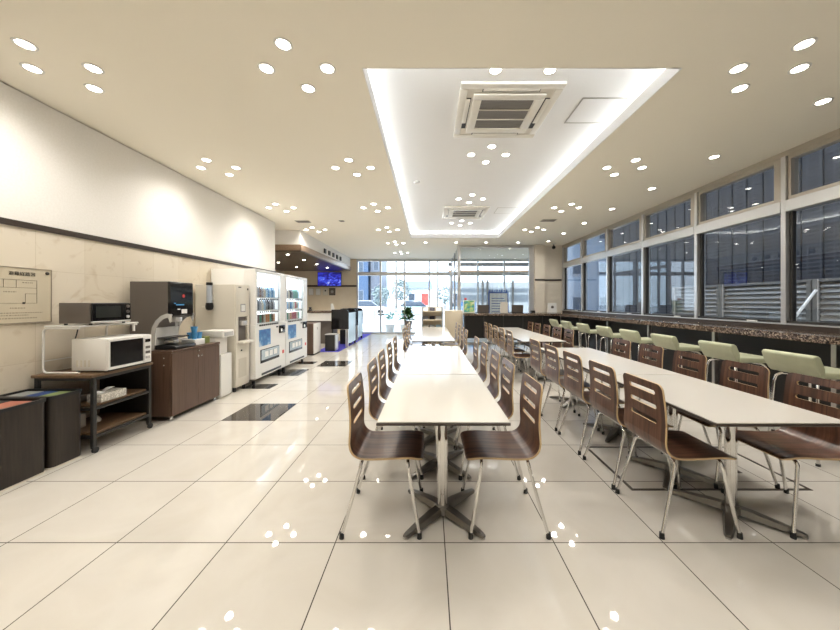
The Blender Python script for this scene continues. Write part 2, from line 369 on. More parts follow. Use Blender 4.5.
for k, y in enumerate((.62, 2.447, 4.255, 6.06, 7.9)):
    kk = ['behind the viewer', 'first', 'second', 'third', 'fourth'][k]
    wh = 'behind the viewer' if k == 0 else f'{kk} in line'
    diamond(-2.8, y, ZC, f'{wh} above the marble wall')
    diamond(-1.01, y, ZC, f'{wh} above the open aisle')
    diamond(2.6, y, ZC, f'{wh} above the window-side tables')
diamond(-1.01, 9.7, ZC, 'fifth in line above the open aisle')
diamond(-1.01, 11.6, ZC, 'sixth in line above the open aisle')
diamond(.80, 2.73, ZT, 'nearest in the lit ceiling recess', skip=('near', 'far'))
for k, y in enumerate((4.30, 6.14, 8.02)): diamond(.80, y, ZT, f'{ORD[k+1]} in line in the lit ceiling recess')
diamond(.80, .62, ZC, 'before the lit ceiling recess')
for k, y in enumerate((2.85, 3.94, 5.04, 6.14, 7.24, 8.34, 9.4)):
    downlight(3.51, y, ZC, f'single round recessed downlight, {ORD[k]} in the line over the bar stools', 'recessed ceiling downlights')
for k, x in enumerate((-.1, .81, 1.71, 2.67)):
    downlight(x, 9.6, ZC, f'single round recessed downlight, {ORD[k]} in the cross row before the partition', 'recessed ceiling downlights')

# ceiling fittings ---------------------------------------------------
def aircon(x, y, label):
    z = ZT
    loc = (x, y, z); t = T('ceiling_air_conditioner', label, 'air conditioner', loc, group='ceiling cassette air conditioners')
    w = .475
    f = MB(loc)
    f.box(x-w, x+w, y-w, y-.40, z-.03, z-.001, .008); f.box(x-w, x+w, y+.40, y+w, z-.03, z-.001, .008)
    f.box(x-w, x-.40, y-.40, y+.40, z-.03, z-.001, .008); f.box(x+.40, x+w, y-.40, y+.40, z-.03, z-.001, .008)
    f.box(x-.40, x+.40, y-.40, y+.40, z-.022, z-.001)
    f.build('panel', M['ivory'], t)
    f = MB(loc); a = .34
    f.box(x-a, x+a, y-a, y-.255, z-.040, z-.0225, .005); f.box(x-a, x+a, y+.255, y+a, z-.040, z-.0225, .005)
    f.box(x-a, x-.255, y-.255, y+.255, z-.040, z-.0225, .005); f.box(x+.255, x+a, y-.255, y+.255, z-.040, z-.0225, .005)
    f.build('intake_frame', M['ivory'], t)
    f = MB(loc); f.box(x-.254, x+.254, y-.254, y+.254, z-.026, z-.0225)
    f.build('intake_grille', M['dark_grille'], t, smooth=False)
    for k in (-1, 1):
        f = MB(loc); f.box(x-.254, x+.254, y+k*.085-.006, y+k*.085+.006, z-.034, z-.0265); f.build('grille_bar', M['ivory'], t)
    for (dx, dy, lx, ly) in ((0, -.385, .26, .022), (0, .385, .26, .022), (-.385, 0, .022, .26), (.385, 0, .022, .26)):
        f = MB(loc); f.box(x+dx-lx-.008, x+dx+lx+.008, y+dy-ly-.006, y+dy+ly+.006, z-.026, z-.0225); s = f.build('outlet_slot', M['black'], t, smooth=False)
        f = MB(loc); f.box(x+dx-lx, x+dx+lx, y+dy-ly, y+dy+ly*.6, z-.033, z-.0265, .003); f.build('louvre_flap', M['ivory'], s)
M['dark_grille'] = noisy('grey_intake_grille', [(.4, (.15, .14, .13, 1)), (.6, (.20, .185, .17, 1))], scale=(1, 40, 1), ns=6, rough=.6)
aircon(.762, 3.335, 'square ivory ceiling air conditioner in the recess, nearest the viewer')
aircon(.785, 7.06, 'square ivory ceiling air conditioner at the far end of the recess')
def hatch(x0, x1, y0, y1, label):
    loc = ((x0+x1)/2, (y0+y1)/2, ZT)
    t = T('ceiling_hatch', label, 'access hatch', loc, group='ceiling access hatches')
    f = MB(loc); b = .012
    f.box(x0, x1, y0, y0+b, ZT-.004, ZT-.0008); f.box(x0, x1, y1-b, y1, ZT-.004, ZT-.0008); f.box(x0, x0+b, y0+b, y1-b, ZT-.004, ZT-.0008); f.box(x1-b, x1, y0+b, y1-b, ZT-.004, ZT-.0008)
    f.build('hatch_frame', M['steel'], t)
    f = MB(loc); f.box(x0+b+.004, x1-b-.004, y0+b+.004, y1-b-.004, ZT-.003, ZT-.0008); f.build('hatch_panel', M['tray'], t)
hatch(1.49, 1.93, 3.10, 3.54, 'square ceiling access hatch beside the nearer air conditioner')
hatch(1.44, 1.88, 6.70, 7.14, 'square ceiling access hatch beside the far air conditioner')
tag(MB((-.2, 5.26, ZT)).lathe([(.05, -.001), (.05, -.02), (.035, -.035), (.0, -.04)], (-.2, 5.26, ZT)).build('smoke_detector', M['white_plastic']), 'small white smoke detector in the ceiling recess', 'smoke detector')
def vent(x, y, w, d, label):
    loc = (x, y, ZC); t = T('ceiling_vent', label, 'vent', loc, group='ceiling vents')
    f = MB(loc); f.box(x-w, x+w, y-d, y+d, ZC-.006, ZC-.0008); f.build('grille_plate', M['greige'], t)
    for k in range(5):
        yy = y-d+(k+.5)*2*d/5
        f = MB(loc); f.box(x-w+.015, x+w-.015, yy-.01, yy+.004, ZC-.010, ZC-.0065); f.build('slat', M['dark_grille'], t)
vent(2.61, 7.0, .16, .10, 'grey ceiling vent above the window-side tables')
vent(-2.79, 7.1, .16, .09, 'grey ceiling vent beside the vending machine wall')
vent(-1.92, 7.05, .06, .05, 'small grey ceiling vent above the open aisle')
loc = (3.8, 9.75, ZC); t = T('ceiling_security_camera', 'small black and white security camera on the ceiling by the corner pillar', 'security camera', loc)
MB(loc).lathe([(.05, -.001), (.05, -.03), (.02, -.04)], loc).build('mount_base', M['white_plastic'], t)
MB(loc).lathe([(.015, -.0405), (.015, -.07), (.045, -.09), (.055, -.12), (.045, -.16), (.0, -.18)], loc).build('dome', M['gloss_black'], t)

# ------------------------------------------------------------------ chairs
def catmull(P, per):
    P = [Vector(p) for p in P]; out = []
    for i in range(len(P)-1):
        a, b, c_, d = P[max(i-1, 0)], P[i], P[i+1], P[min(i+2, len(P)-1)]
        for k in range(per):
            u = k/per
            out.append(.5*((2*b)+(c_-a)*u+(2*a-5*b+4*c_-d)*u*u+(3*b-a-3*c_+d)*u**3))
    out.append(P[-1]); return out
PROF = catmull([(.215, .418), (.195, .430), (.12, .437), (.0, .432), (-.10, .430), (-.152, .438), (-.188, .468), (-.200, .51), (-.1985, .56), (-.196, .62), (-.199, .70), (-.207, .78), (-.216, .845)], 12)
ARC = [0]
for a, b_ in zip(PROF, PROF[1:]): ARC.append(ARC[-1] + (b_-a).length)
def at_s(s):
    s = min(max(s, 0), ARC[-1]); i = 0
    while i < len(ARC)-2 and ARC[i+1] < s: i += 1
    u = (s-ARC[i])/(ARC[i+1]-ARC[i]); p = PROF[i].lerp(PROF[i+1], u)
    i0, i1 = max(i-1, 0), min(i+2, len(PROF)-1); d = (PROF[i1]-PROF[i0]).normalized()
    return p, Vector((d.y, -d.x))        # point, normal (towards the sitter's underside)
def s_of_z(z):
    for i in range(60, len(PROF)):
        if PROF[i].y >= z: return ARC[i]
SSPLIT = s_of_z(.515)
def shell(name, s_rows, halfw, holes, parent):
    """sheet in (s,y) with slot holes, thickened; rim gets the ply edge material"""
    th = .0055; ys = [-.12, -.112, -.06, 0, .06, .112, .12]
    bm = bmesh.new(); V = {}
    for i, s in enumerate(s_rows):
        p, n = at_s(s); w = halfw(s)
        for j, y in enumerate([-w]+ys+[w]):
            for side in (-1, 1):
                V[i, j, side] = bm.verts.new((p.x+n.x*th*side, y, p.y+n.y*th*side))
    cells = []
    def hole(i):
        s = (s_rows[i]+s_rows[i+1])/2
        for (a, b) in holes:
            if a < s < b: return 'lo' if s < a+.009 else 'hi' if s > b-.009 else 'mid'
    polys = []
    for i in range(len(s_rows)-1):
        h = hole(i)
        for j in range(8):
            q = [(i, j), (i+1, j), (i+1, j+1), (i, j+1)]
            if h and 2 <= j <= 5: continue
            if h == 'mid' and j in (1, 6): continue
            if h and j in (1, 6):            # rounded slot corner
                keep = (i if h == 'lo' else i+1)
                outj = 1 if j == 1 else 7; inj = 2 if j == 1 else 6
                oth = i+1 if h == 'lo' else i
                q = [(keep, outj), (oth, outj), (keep, inj)]
            polys.append(q)
    from collections import Counter
    E = Counter()
    for q in polys:
        for a, b in zip(q, q[1:]+q[:1]): E[frozenset((a, b))] += 1
    for q in polys:
        for side in (-1, 1):
            f = bm.faces.new([V[k[0], k[1], side] for k in q]); f.material_index = 0
    for e, cnt in E.items():
        if cnt == 1:
            a, b = tuple(e)
            f = bm.faces.new([V[a[0], a[1], -1], V[b[0], b[1], -1], V[b[0], b[1], 1], V[a[0], a[1], 1]]); f.material_index = 1
    lone = [v for v in bm.verts if not v.link_faces]
    bmesh.ops.delete(bm, geom=lone, context='VERTS')
    m = MB(); m.bm.free(); m.bm = bm
    return m.build(name, [M['walnut'], M['ply_edge']], parent, ang=40)
def make_chair():
    t = T('dining_chair', 'x', 'chair')
    W = .192
    st = ARC[-1]; r = .036
    def wb(s): 
        k = s-(st-r)
        base = W - .010*(s-SSPLIT)/(st-SSPLIT)
        return base if k <= 0 else base - r + math.sqrt(max(r*r-k*k, 0))
    def ws(s):
        k = r-s
        return W if k <= 0 else W - r + math.sqrt(max(r*r-k*k, 0))
    zc = [.612, .698, .784]
    holes = [(s_of_z(z)-.013, s_of_z(z)+.013) for z in zc]
    rows = set()
    for (a, b) in holes: rows |= {a, a+.008, b-.008, b}
    for k in range(12): rows.add(SSPLIT + (st-r-SSPLIT)*k/11)
    for k in range(1, 7): rows.add(st-r+r*math.sin(k/6*PI/2))
    rows = sorted(rows); rr = [rows[0]]
    for s in rows[1:]:
        if s-rr[-1] > .0012: rr.append(s)
    shell('backrest', rr, wb, holes, t)
    rows = [r-r*math.cos(k/6*PI/2) if k else 0 for k in range(0, 7)] + [r+(SSPLIT-r)*k/30 for k in range(1, 31)]
    shell('seat', rows, ws, [], t)
    def leg(sy, fx, tx, cx):
        pts = catmull([(fx, sy*.212, .014), (fx*.55+tx*.45, sy*.194, .20), (tx*.94+fx*.06, sy*.174, .375), (tx*.985, sy*.158, .408), (cx, sy*.13, .4165), (cx, sy*.06, .4165), (cx, 0, .4165)], 5) if False else None
        P = [Vector((fx, sy*.212, .014)), Vector((fx+(tx-fx)*.5, sy*.193, .2)), Vector((fx+(tx-fx)*.93, sy*.177, .372))]
        for k in range(1, 6):
            a = k/6*PI/2; P.append(Vector((fx+(tx-fx)*(.93+.07*math.sin(a)), sy*(.177-.035*(1-math.cos(a))), .372+.041*math.sin(a))))
        P += [Vector((cx, sy*.135, .4165)), Vector((cx, 0, .4165))]
        o = MB().tube(P, .0098, 10).build('leg', M['chrome'], t, ang=60)
        MB().cyl((fx-.002*0, sy*.2125, 0), (fx, sy*.2105, .032), .0135, .0125, 12).build('foot_cap', M['rubber'], o)
    for sy in (-1, 1):
        leg(sy, .197, .128, .125); leg(sy, -.238, -.135, -.125)
    return t
CHAIR = make_chair(); CH[CHAIR.name] = kids(CHAIR)
for o in CH[CHAIR.name]: CH[o.name] = kids(o)
chair_used = [False]
def chair(x, y, rz, label, group):
    o = CHAIR if not chair_used[0] else copy_tree(CHAIR)
    chair_used[0] = True
    o.location = (x, y, 0); o.rotation_euler = (0, 0, rz); o['label'] = label; o['group'] = group; CHAIRS.append((x, y, rz))
CHAIRS = []

def chairs(ys, x, rz, side, row):
    for k, y in enumerate(ys):
        chair(x, y, rz, f'slotted walnut plywood chair with chrome legs, {ORD[k]} from the front, {side}, {row}', 'slotted walnut dining chairs')
chairs((2.0, 2.6, 3.1, 3.71, 4.32), -.25, 0, 'vending-machine side', 'near central tables')
chairs((2.0, 2.59, 3.09, 3.70, 4.31), .43, PI, 'window side', 'near central tables')
chairs((5.8, 6.35, 6.95, 7.55), -.25, 0, 'vending-machine side', 'far central table')
chairs((5.5, 6.08, 6.75, 7.45), .43, PI, 'window side', 'far central table')
chairs((2.0, 2.47, 2.98, 3.49, 4.03), 1.54, 0, 'aisle side', 'near window-side tables')
chairs((2.0, 2.48, 3.0, 3.52, 4.06), 2.232, PI, 'bar-stool side', 'near window-side tables')
chairs((5.3, 5.85, 6.4, 6.95, 7.5), 1.54, 0, 'aisle side', 'far window-side table')
chairs((5.58, 6.08, 6.64, 7.2, 7.7), 2.232, PI, 'bar-stool side', 'far window-side table')

def clear_base(bx, yb, feet, lo, hi, taken):
    def ok(y):
        for sx in (-1, 1):
            for sy in (-1, 1):
                d = Vector((sx*.222, sy*.222))
                for fx, fy in feet:
                    p = Vector((fx-bx, fy-y)); u = max(0, min(1, p.dot(d)/d.length_squared))
                    if (p-d*u).length < .034-.015*u+.0175: return False
        return True
    for k in range(110):
        for sg in (1, -1):
            y = yb+sg*k*.01
            if lo+.26 < y < hi-.10 and all(abs(y-b) > .47 for b in taken) and ok(y): return y
    print('NO CLEAR BASE', bx, yb)
    return yb
def table(xc, y0, y1, bases, bx, label, group):
    feet = [(x+math.cos(rz)*fx, y+sy*.212) for x, y, rz in CHAIRS for fx in (.197, -.238) for sy in (-1, 1)]
    done = []
    for b in bases: done.append(clear_base(bx, b, feet, y0, y1, done))
    bases = done
    loc = (xc, (y0+y1)/2, 0); t = T('dining_table', label, 'table', loc, group=group)
    w = .345; h = .70
    f = MB(loc); f.box(xc-w, xc+w, y0+.002, y1-.002, h-.005, h, .0015, 1); f.build('tabletop', M['laminate'], t)
    f = MB(loc); f.box(xc-w-.003, xc+w+.003, y0, y1, h-.021, h-.0055, .003, 1); f.build('edge_band', M['edge_dark'], t)
    for yb in bases:
        X, Y = bx, yb
        f = MB(loc); f.box(X-.2, X+.2, Y-.03, Y+.03, h-.045, h-.0215, .004, 1); f.box(X-.03, X+.03, Y-.2, Y+.2, h-.044, h-.0215, .004, 1); f.build('support_bracket', M['black_metal'], t)
        f = MB(loc); f.cyl((X, Y, .062), (X, Y, h-.0455), .031, n=24); f.build('pole', M['chrome'], t)
        f = MB(loc)
        f.lathe([(.0, .061), (.038, .061), (.052, .05), (.056, .02), (.0, .02)], (X, Y, 0), 24)
        for sx in (-1, 1):
            for sy in (-1, 1):
                d = Vector((sx*.222, sy*.222, 0)); n = Vector((-d.y, d.x, 0)).normalized(); L = d.length; d.normalize()
                pts = []
                for (u, hw, zb, zt) in ((.02, .032, .022, .058), (.10, .034, .020, .054), (.22, .026, .014, .040), (L-.015, .019, .010, .026), (L, .013, .010, .022)):
                    c_ = Vector((X, Y, 0)) + d*u
                    pts.append([c_+n*hw+Vector((0, 0, zb)), c_-n*hw+Vector((0, 0, zb)), c_-n*hw*.72+Vector((0, 0, zt)), c_+n*hw*.72+Vector((0, 0, zt))])
                vs = [p for r_ in pts for p in r_]
                fs = [(i*4+k, i*4+(k+1) % 4, (i+1)*4+(k+1) % 4, (i+1)*4+k) for i in range(4) for k in range(4)] + [(0, 1, 2, 3), (16, 17, 18, 19)]
                f.poly(vs, fs)
        b = f.build('base', M['cast'], t, ang=30)
        for sx in (-1, 1):
            for sy in (-1, 1):
                MB(loc).cyl((X+sx*.214, Y+sy*.214, 0), (X+sx*.214, Y+sy*.214, .0095), .014, n=12).build('glide', M['steel'], b)
GT = 'long dining tables'
table(.075, 1.653, 2.744, (2.0, 2.595), .085, 'short ivory table at the front of the central row, nearest the viewer', GT)
table(.075, 2.752, 4.49, (3.1, 4.2), .085, 'long ivory table butted behind the short front table of the central row', GT)
table(.075, 5.09, 7.94, (5.5, 7.4), .085, 'far ivory table of the central row, before the newspaper rack', GT)
table(1.825, 1.640, 2.74, (2.0, 2.475), 1.885, 'short ivory table at the front of the window-side row', GT)
table(1.825, 2.748, 4.35, (3.05, 4.04), 1.885, 'long ivory table butted behind the front table of the window-side row', GT)
table(1.825, 5.05, 7.8, (5.5, 7.3), 1.885, 'far ivory table of the window-side row, before the back counter', GT)
# ------------------------------------------------------------------ floor details
def floor_frame(x0, x1, y0, y1, w):
    f = MB(((x0+x1)/2, (y0+y1)/2, 0)); a, b = .0004, .0022
    f.box(x0, x1, y0, y0+w, a, b); f.box(x0, x1, y1-w, y1, a, b); f.box(x0, x0+w, y0+w, y1-w, a, b); f.box(x1-w, x1, y0+w, y1-w, a, b)
    return f.build('floor_hatch_frame', M['edge_dark'], smooth=False)
tag(floor_frame(1.42, 2.69, 2.24, 2.92, .022), 'dark rectangular hatch outline set in the floor under the window-side table', 'floor hatch')
tag(MB((2.36, 2.50, 0)).box(2.32, 2.42, 2.47, 2.53, .0004, .003).build('floor_hatch_pull', M['edge_dark'], smooth=False), 'small dark pull plate in the floor hatch', 'floor plate')
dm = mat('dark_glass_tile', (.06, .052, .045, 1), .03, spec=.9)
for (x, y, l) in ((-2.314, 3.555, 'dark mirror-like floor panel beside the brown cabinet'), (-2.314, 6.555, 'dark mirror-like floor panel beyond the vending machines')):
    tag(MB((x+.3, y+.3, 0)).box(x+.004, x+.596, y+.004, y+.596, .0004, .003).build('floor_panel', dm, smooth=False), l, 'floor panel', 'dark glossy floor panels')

# ------------------------------------------------------------------ counters
CZ = 1.0; CX = 3.65; CY = 8.95
pts = [(CX, YB+.3), (XR-.055, YB+.3), (XR-.055, YP-.14), (1.0, YP-.14), (1.0, CY), (CX, CY)]
loc = (CX, CY, 0); ct = T('long_counter', 'dark granite topped counter running along the windows and the back partition', 'counter', loc)
MB(loc).prism(pts, 'z', CZ-.065, CZ, .006, 2).build('worktop', M['granite'], ct)
S(MB((XR-.1, 5, 0)).box(XR-.14, XR-.0, YB+.3, YP-.14, .10, CZ-.066).build('wall_under_counter', M['dark_panel'], smooth=False), 'near black panel under the window counter', 'panel')
for k in range(9):
    y = 9.2-1.25*k
    MB(loc).box(CX+.08, CX+.13, y-.02, y+.02, 0, CZ-.066).build('support_post', M['steel'], ct)
bc = MB(loc).box(1.02, CX+.05, CY+.06, CY+.10, .30, CZ-.066).build('front_panel', M['dark_panel'], ct, smooth=False)
for k in range(4):
    x = 1.55+.55*k
    MB(loc).box(x-.012, x+.012, CY+.045, CY+.0595, .32, CZ-.07).build('divider_strip', M['black_metal'], bc)
for x in (1.06, 2.3, 3.5): MB(loc).box(x-.03, x+.03, CY+.3, CY+.5, 0, CZ-.066).build('leg', M['black_metal'], ct)
MB(loc).box(XR-.054, XR-.0505, YB+.3, YP-.14, CZ-.02, SILL-.0145).build('upstand', M['rail'], ct)
# beige end panel beside the back counter
tag(MB((.72, 9.6, 0)).box(.46, .985, 9.35, 9.75, 0, 1.07, .006).build('end_partition', M['cream_panel']), 'low beige panel standing at the end of the back counter', 'partition')

# bar stools
def make_stool():
    t = T('bar_stool', 'x', 'stool')
    MB().prism([(-.17, .70), (.19, .695), (.215, .72), (.205, .752), (.02, .745), (-.13, .755), (-.165, .745)], 'y', -.205, .205, .014, 3).build('seat', M['green_vinyl'], t)
    MB().prism([(-.172, .705), (-.166, .747), (-.145, .775), (-.185, .872), (-.205, .888), (-.235, .885), (-.248, .865), (-.225, .79)], 'y', -.205, .205, .013, 3).build('backrest', M['green_vinyl'], t)
    for sx in (-1, 1):
        for sy in (-1, 1):
            P = [Vector((sx*.195, sy*.19, .012)), Vector((sx*.165, sy*.165, .60)), Vector((sx*.155, sy*.158, .655)), Vector((sx*.13, sy*.14, .680)), Vector((sx*.08, sy*.09, .686))]
            l = MB().tube(P, .0115, 10).build('leg', M['chrome'], t, ang=60)
            MB().cyl((sx*.1955, sy*.1905, 0), (sx*.195, sy*.19, .02), .0145, n=12).build('foot_cap', M['rubber'], l)
    r = []
    MB().tube([(.178, -.172, .30), (.178, .172, .30)], .009).tube([(-.178, -.172, .30), (-.178, .172, .30)], .009).tube([(-.178, -.17, .30), (.178, -.17, .30)], .009).tube([(-.178, .17, .30), (.178, .17, .30)], .009).build('footrest', M['chrome'], t)
    MB().box(-.13, .13, -.13, .13, .684, .6945).build('seat_plate', M['black_metal'], t)
    return t
ST = make_stool(); CH[ST.name] = kids(ST)
for o in CH[ST.name]: CH[o.name] = kids(o)
for k, y in enumerate((2.76, 3.46, 4.25, 4.98, 5.71, 6.49, 7.27, 8.0)):
    o = ST if k == 0 else copy_tree(ST)
    o.location = (3.32, y, 0); o['label'] = f'sage green low-backed bar stool, {ORD[k]} from the front along the window counter'; o['group'] = 'green bar stools'

exec_marker = 0
# ------------------------------------------------------------------ text
def text(body, size, m, name, parent, loc, rot, off=(0, 0, 0), ext=.0006):
    cu = bpy.data.curves.new('lettering', 'FONT'); cu.body = body; cu.size = size; cu.extrude = ext; cu.align_x = 'CENTER'; cu.align_y = 'CENTER'
    o = bpy.data.objects.new('lettering', cu); COL.objects.link(o)
    dg = bpy.context.evaluated_depsgraph_get(); me = bpy.data.meshes.new_from_object(o.evaluated_get(dg))
    bpy.data.objects.remove(o); bpy.data.curves.remove(cu)
    me.materials.clear(); me.materials.append(m)
    me.transform(Matrix.Translation(Vector(loc)-Vector(off)) @ rot)
    r = bpy.data.objects.new(name, me); COL.objects.link(r); r.parent = parent
    return r
ROT_PX = Matrix(((0, 0, 1, 0), (1, 0, 0, 0), (0, 1, 0, 0), (0, 0, 0, 1)))       # reads on a wall that faces +X
ROT_NY = Matrix(((1, 0, 0, 0), (0, 0, -1, 0), (0, 1, 0, 0), (0, 0, 0, 1)))      # faces the viewer (-Y)

# ------------------------------------------------------------------ evacuation plaque
WX = XL+.008
loc = (WX, 2.55, 1.375); y0, y1, z0, z1 = 2.19, 2.91, 1.14, 1.61
t = T('wall_sign', 'framed cream floor plan notice on the marble wall above the bins', 'sign', loc)
pl = mat('plaque_face', (.62, .55, .42, 1), .25)
ink = mat('plaque_ink', (.035, .03, .025, 1), .5); ink2 = mat('plaque_grey_ink', (.30, .26, .20, 1), .5)
MB(loc).box(WX+.001, WX+.010, y0, y1, z0, z1, .002, 1).build('board', pl, t)
f = MB(loc); b = .006
f.box(WX+.0105, WX+.014, y0, y1, z0, z0+b); f.box(WX+.0105, WX+.014, y0, y1, z1-b, z1); f.box(WX+.0105, WX+.014, y0, y0+b, z0, z1); f.box(WX+.0105, WX+.014, y1-b, y1, z0, z1)
f.build('border', ink2, t)
text('避難経路図', .036, ink, 'title', t, (WX+.0112, 2.70, 1.555), ROT_PX, loc)
f = MB(loc); X0, X1 = WX+.0104, WX+.0112
def ln(ya, za, yb, zb, w=.0022): f.box(X0, X1, min(ya, yb)-w/2, max(ya, yb)+w/2, min(za, zb)-w/2, max(za, zb)+w/2)
for (a, b_, c_, d) in ((2.30, 1.31, 2.80, 1.31), (2.30, 1.505, 2.80, 1.505), (2.30, 1.31, 2.30, 1.505), (2.80, 1.31, 2.80, 1.505), (2.42, 1.44, 2.42, 1.505), (2.42, 1.44, 2.8, 1.44), (2.58, 1.44, 2.58, 1.505), (2.66, 1.44, 2.66, 1.505), (2.5, 1.31, 2.5, 1.38), (2.30, 1.38, 2.5, 1.38), (2.72, 1.31, 2.72, 1.39), (2.72, 1.39, 2.8, 1.39)):
    ln(a, b_, c_, d)
f.build('plan_lines', ink, t, smooth=False)
f = MB(loc); rnd = random.Random(3)
for (z, ya, yb) in ((1.265, 2.24, 2.36), (1.265, 2.62, 2.72), (1.225, 2.26, 2.84), (1.205, 2.26, 2.74), (1.18, 2.26, 2.80), (1.47, 2.45, 2.54), (1.40, 2.58, 2.66), (1.345, 2.36, 2.44), (1.48, 2.70, 2.77)):
    y = ya
    while y < yb:
        w = rnd.uniform(.006, .016); f.box(X0, X1, y, min(y+w, yb), z, z+.008); y += w+.006
f.build('plan_notes', ink2, t, smooth=False)
f = MB(loc)
for y in (2.44, 2.71): f.box(X0, X1, y-.009, y+.009, 1.303, 1.319)
f.build('exit_marks', ink, t, smooth=False)
for (y, z) in ((y1-.035, z1-.035), (y0+.035, z0+.035), (y0+.035, z1-.035), (y1-.035, z0+.035)):
    if (y, z) == (y1-.035, z1-.035):
        MB(loc).lathe([(.014, .0105), (.014, .016), (.009, .019), (0, .019)], (WX, y, z), 12, 'x').build('fixing_stud', ink, t)

# ------------------------------------------------------------------ bins
def bin_(y0, y1, label, accents):
    x0, x1 = -3.44, -2.962; h = .575
    loc = ((x0+x1)/2, (y0+y1)/2, 0); t = T('waste_bin', label, 'waste bin', loc, group='dark bins by the marble wall')
    def outline(d, r=.04):
        pts = []
        for (cx, cy, a0) in ((x1-d-r, y1-d-r, 0), (x0+d+r*.3, y1-d-r*.3, 90), (x0+d+r*.3, y0+d+r*.3, 180), (x1-d-r, y0+d+r, 270)):
            rr = r if cx > -3.2 else r*.3
            for k in range(7):
                a = math.radians(a0+k*15); pts.append((cx+rr*math.cos(a), cy+rr*math.sin(a)))
        return pts
    f = MB(loc); O, I = outline(.006), outline(.02)
    n = len(O); f.prism(O, 'z', .012, h-.025)
    f.build('body', M['bin'], t)
    f = MB(loc); O2 = outline(0)
    f.prism(outline(.003), 'z', 0, .0115); f.build('base_plate', M['greige'], t)
    f = MB(loc); vs = [(x, y, h-.0245) for x, y in O2]+[(x, y, h) for x, y in O2]+[(x, y, h) for x, y in I]+[(x, y, h-.0245) for x, y in I]
    fs = [(a*n+k, a*n+(k+1) % n, ((a+1) % 4)*n+(k+1) % n, ((a+1) % 4)*n+k) for a in range(4) for k in range(n)]
    f.poly(vs, fs); f.build('rim', M['black'], t)
    for (nm, xa, xb, ya, yb, mm) in accents:
        MB(loc).box(xa, xb, ya, yb, h-.024, h-.012, .003, 1).build(nm, mm, t)
m_or = mat('salmon_label', (.42, .15, .10, 1), .5); m_bl = mat('blue_label', (.015, .05, .19, 1), .5); m_gr = mat('green_label', (.22, .28, .11, 1), .5); m_gy = mat('grey_label', (.30, .31, .30, 1), .5)
bin_(2.185, 2.497, 'dark brown slim bin with salmon lid label, nearer of two by the wall', [('lid_label', -3.20, -3.03, 2.23, 2.45, m_or), ('inner_lid', -3.42, -3.21, 2.22, 2.47, M['black'])])
bin_(2.507, 2.755, 'dark brown slim bin with blue and green lid labels, beside the rack', [('lid_label', -3.14, -3.03, 2.54, 2.72, m_gr), ('lid_label', -3.26, -3.15, 2.54, 2.72, m_bl), ('inner_lid', -3.41, -3.27, 2.54, 2.72, m_gy)])

# ------------------------------------------------------------------ microwave rack
loc = (-3.14, 3.06, 0); t = T('storage_rack', 'black metal and brown wood rack on castors holding the microwaves', 'rack', loc)
x0, x1, y0, y1 = -3.42, -2.905, 2.77, 3.35
MB(loc).box(x0, x1+.01, y0-.025, y1+.01, .665, .69, .003, 1).build('top_board', M['shelf_wood'], t)
for z in (.40, .155): MB(loc).box(x0+.03, x1-.028, y0+.03, y1-.03, z, z+.02, .002, 1).build('shelf', M['shelf_wood'], t)
f = MB(loc)
for z in (.637,): f.box(x1-.026, x1, y0+.03, y1-.03, z, .6645); f.box(x0, x0+.026, y0+.03, y1-.03, z, .6645); f.box(x0+.03, x1-.03, y0, y0+.028, z, .6645); f.box(x0+.03, x1-.03, y1-.028, y1, z, .6645)
for z in (.378, .133): f.box(x1-.026, x1-.002, y0+.03, y1-.03, z, z+.0215); f.box(x0+.002, x0+.026, y0+.03, y1-.03, z, z+.0215); f.box(x0+.03, x1-.03, y0+.002, y0+.026, z, z+.0215); f.box(x0+.03, x1-.03, y1-.026, y1-.002, z, z+.0215)
f.build('frame', M['black_metal'], t)
MB(loc).box(x0+.03, x1-.05, y1-.004, y1-.001, .16, .63).build('end_panel', M['black_metal'], t)
for (x, y) in ((x0, y0), (x1-.03, y0), (x0, y1-.03), (x1-.03, y1-.03)):
    l = MB(loc).box(x, x+.03, y, y+.03, .06, .6645, .002, 1).build('leg', M['black_metal'], t)
    ca = MB(loc).cyl((x+.006, y+.03, .026), (x+.024, y+.03, .026), .026, n=18).box(x+.002, x+.028, y+.002, y+.03, .045, .0595).build('caster', M['rubber'], l)
# white wire shelf on the rack
loc = (-3.2, 3.08, .69); t = T('wire_shelf', 'white tubular shelf riser standing on the brown rack', 'shelf', loc)
for y in (2.80, 3.35):
    xb, xf = -3.375, -3.06
    P = [(xf, y, .699), (-3.34, y, .699)]
    for k in range(1, 6):
        a = k/6*PI/2; P.append((-3.34-.035*math.sin(a), y, .734-.035*math.cos(a)))
    P += [(xb, y, .74), (xb, y, 1.05)]
    for k in range(1, 6):
        a = k/6*PI/2; P.append((xb+.035*(1-math.cos(a)), y, 1.05+.035*math.sin(a)))
    P += [(-3.33, y, 1.0875), (xf, y, 1.0875)]
    MB(loc).tube(P, .0085, 10).build('side_frame', M['white_metal'], t, ang=60)
MB(loc).box(-3.36, -3.05, 2.79, 3.362, 1.0965, 1.112, .003, 1).build('shelf_board', M['white_metal'], t)
MB(loc).tube([(-3.375, 2.81, .80), (-3.375, 3.34, .80)], .006).build('stretcher', M['white_metal'], t)
MB(loc).box(-3.075, -3.06, 3.318, 3.333, 1.02, 1.0955).build('support_peg', M['white_metal'], t)
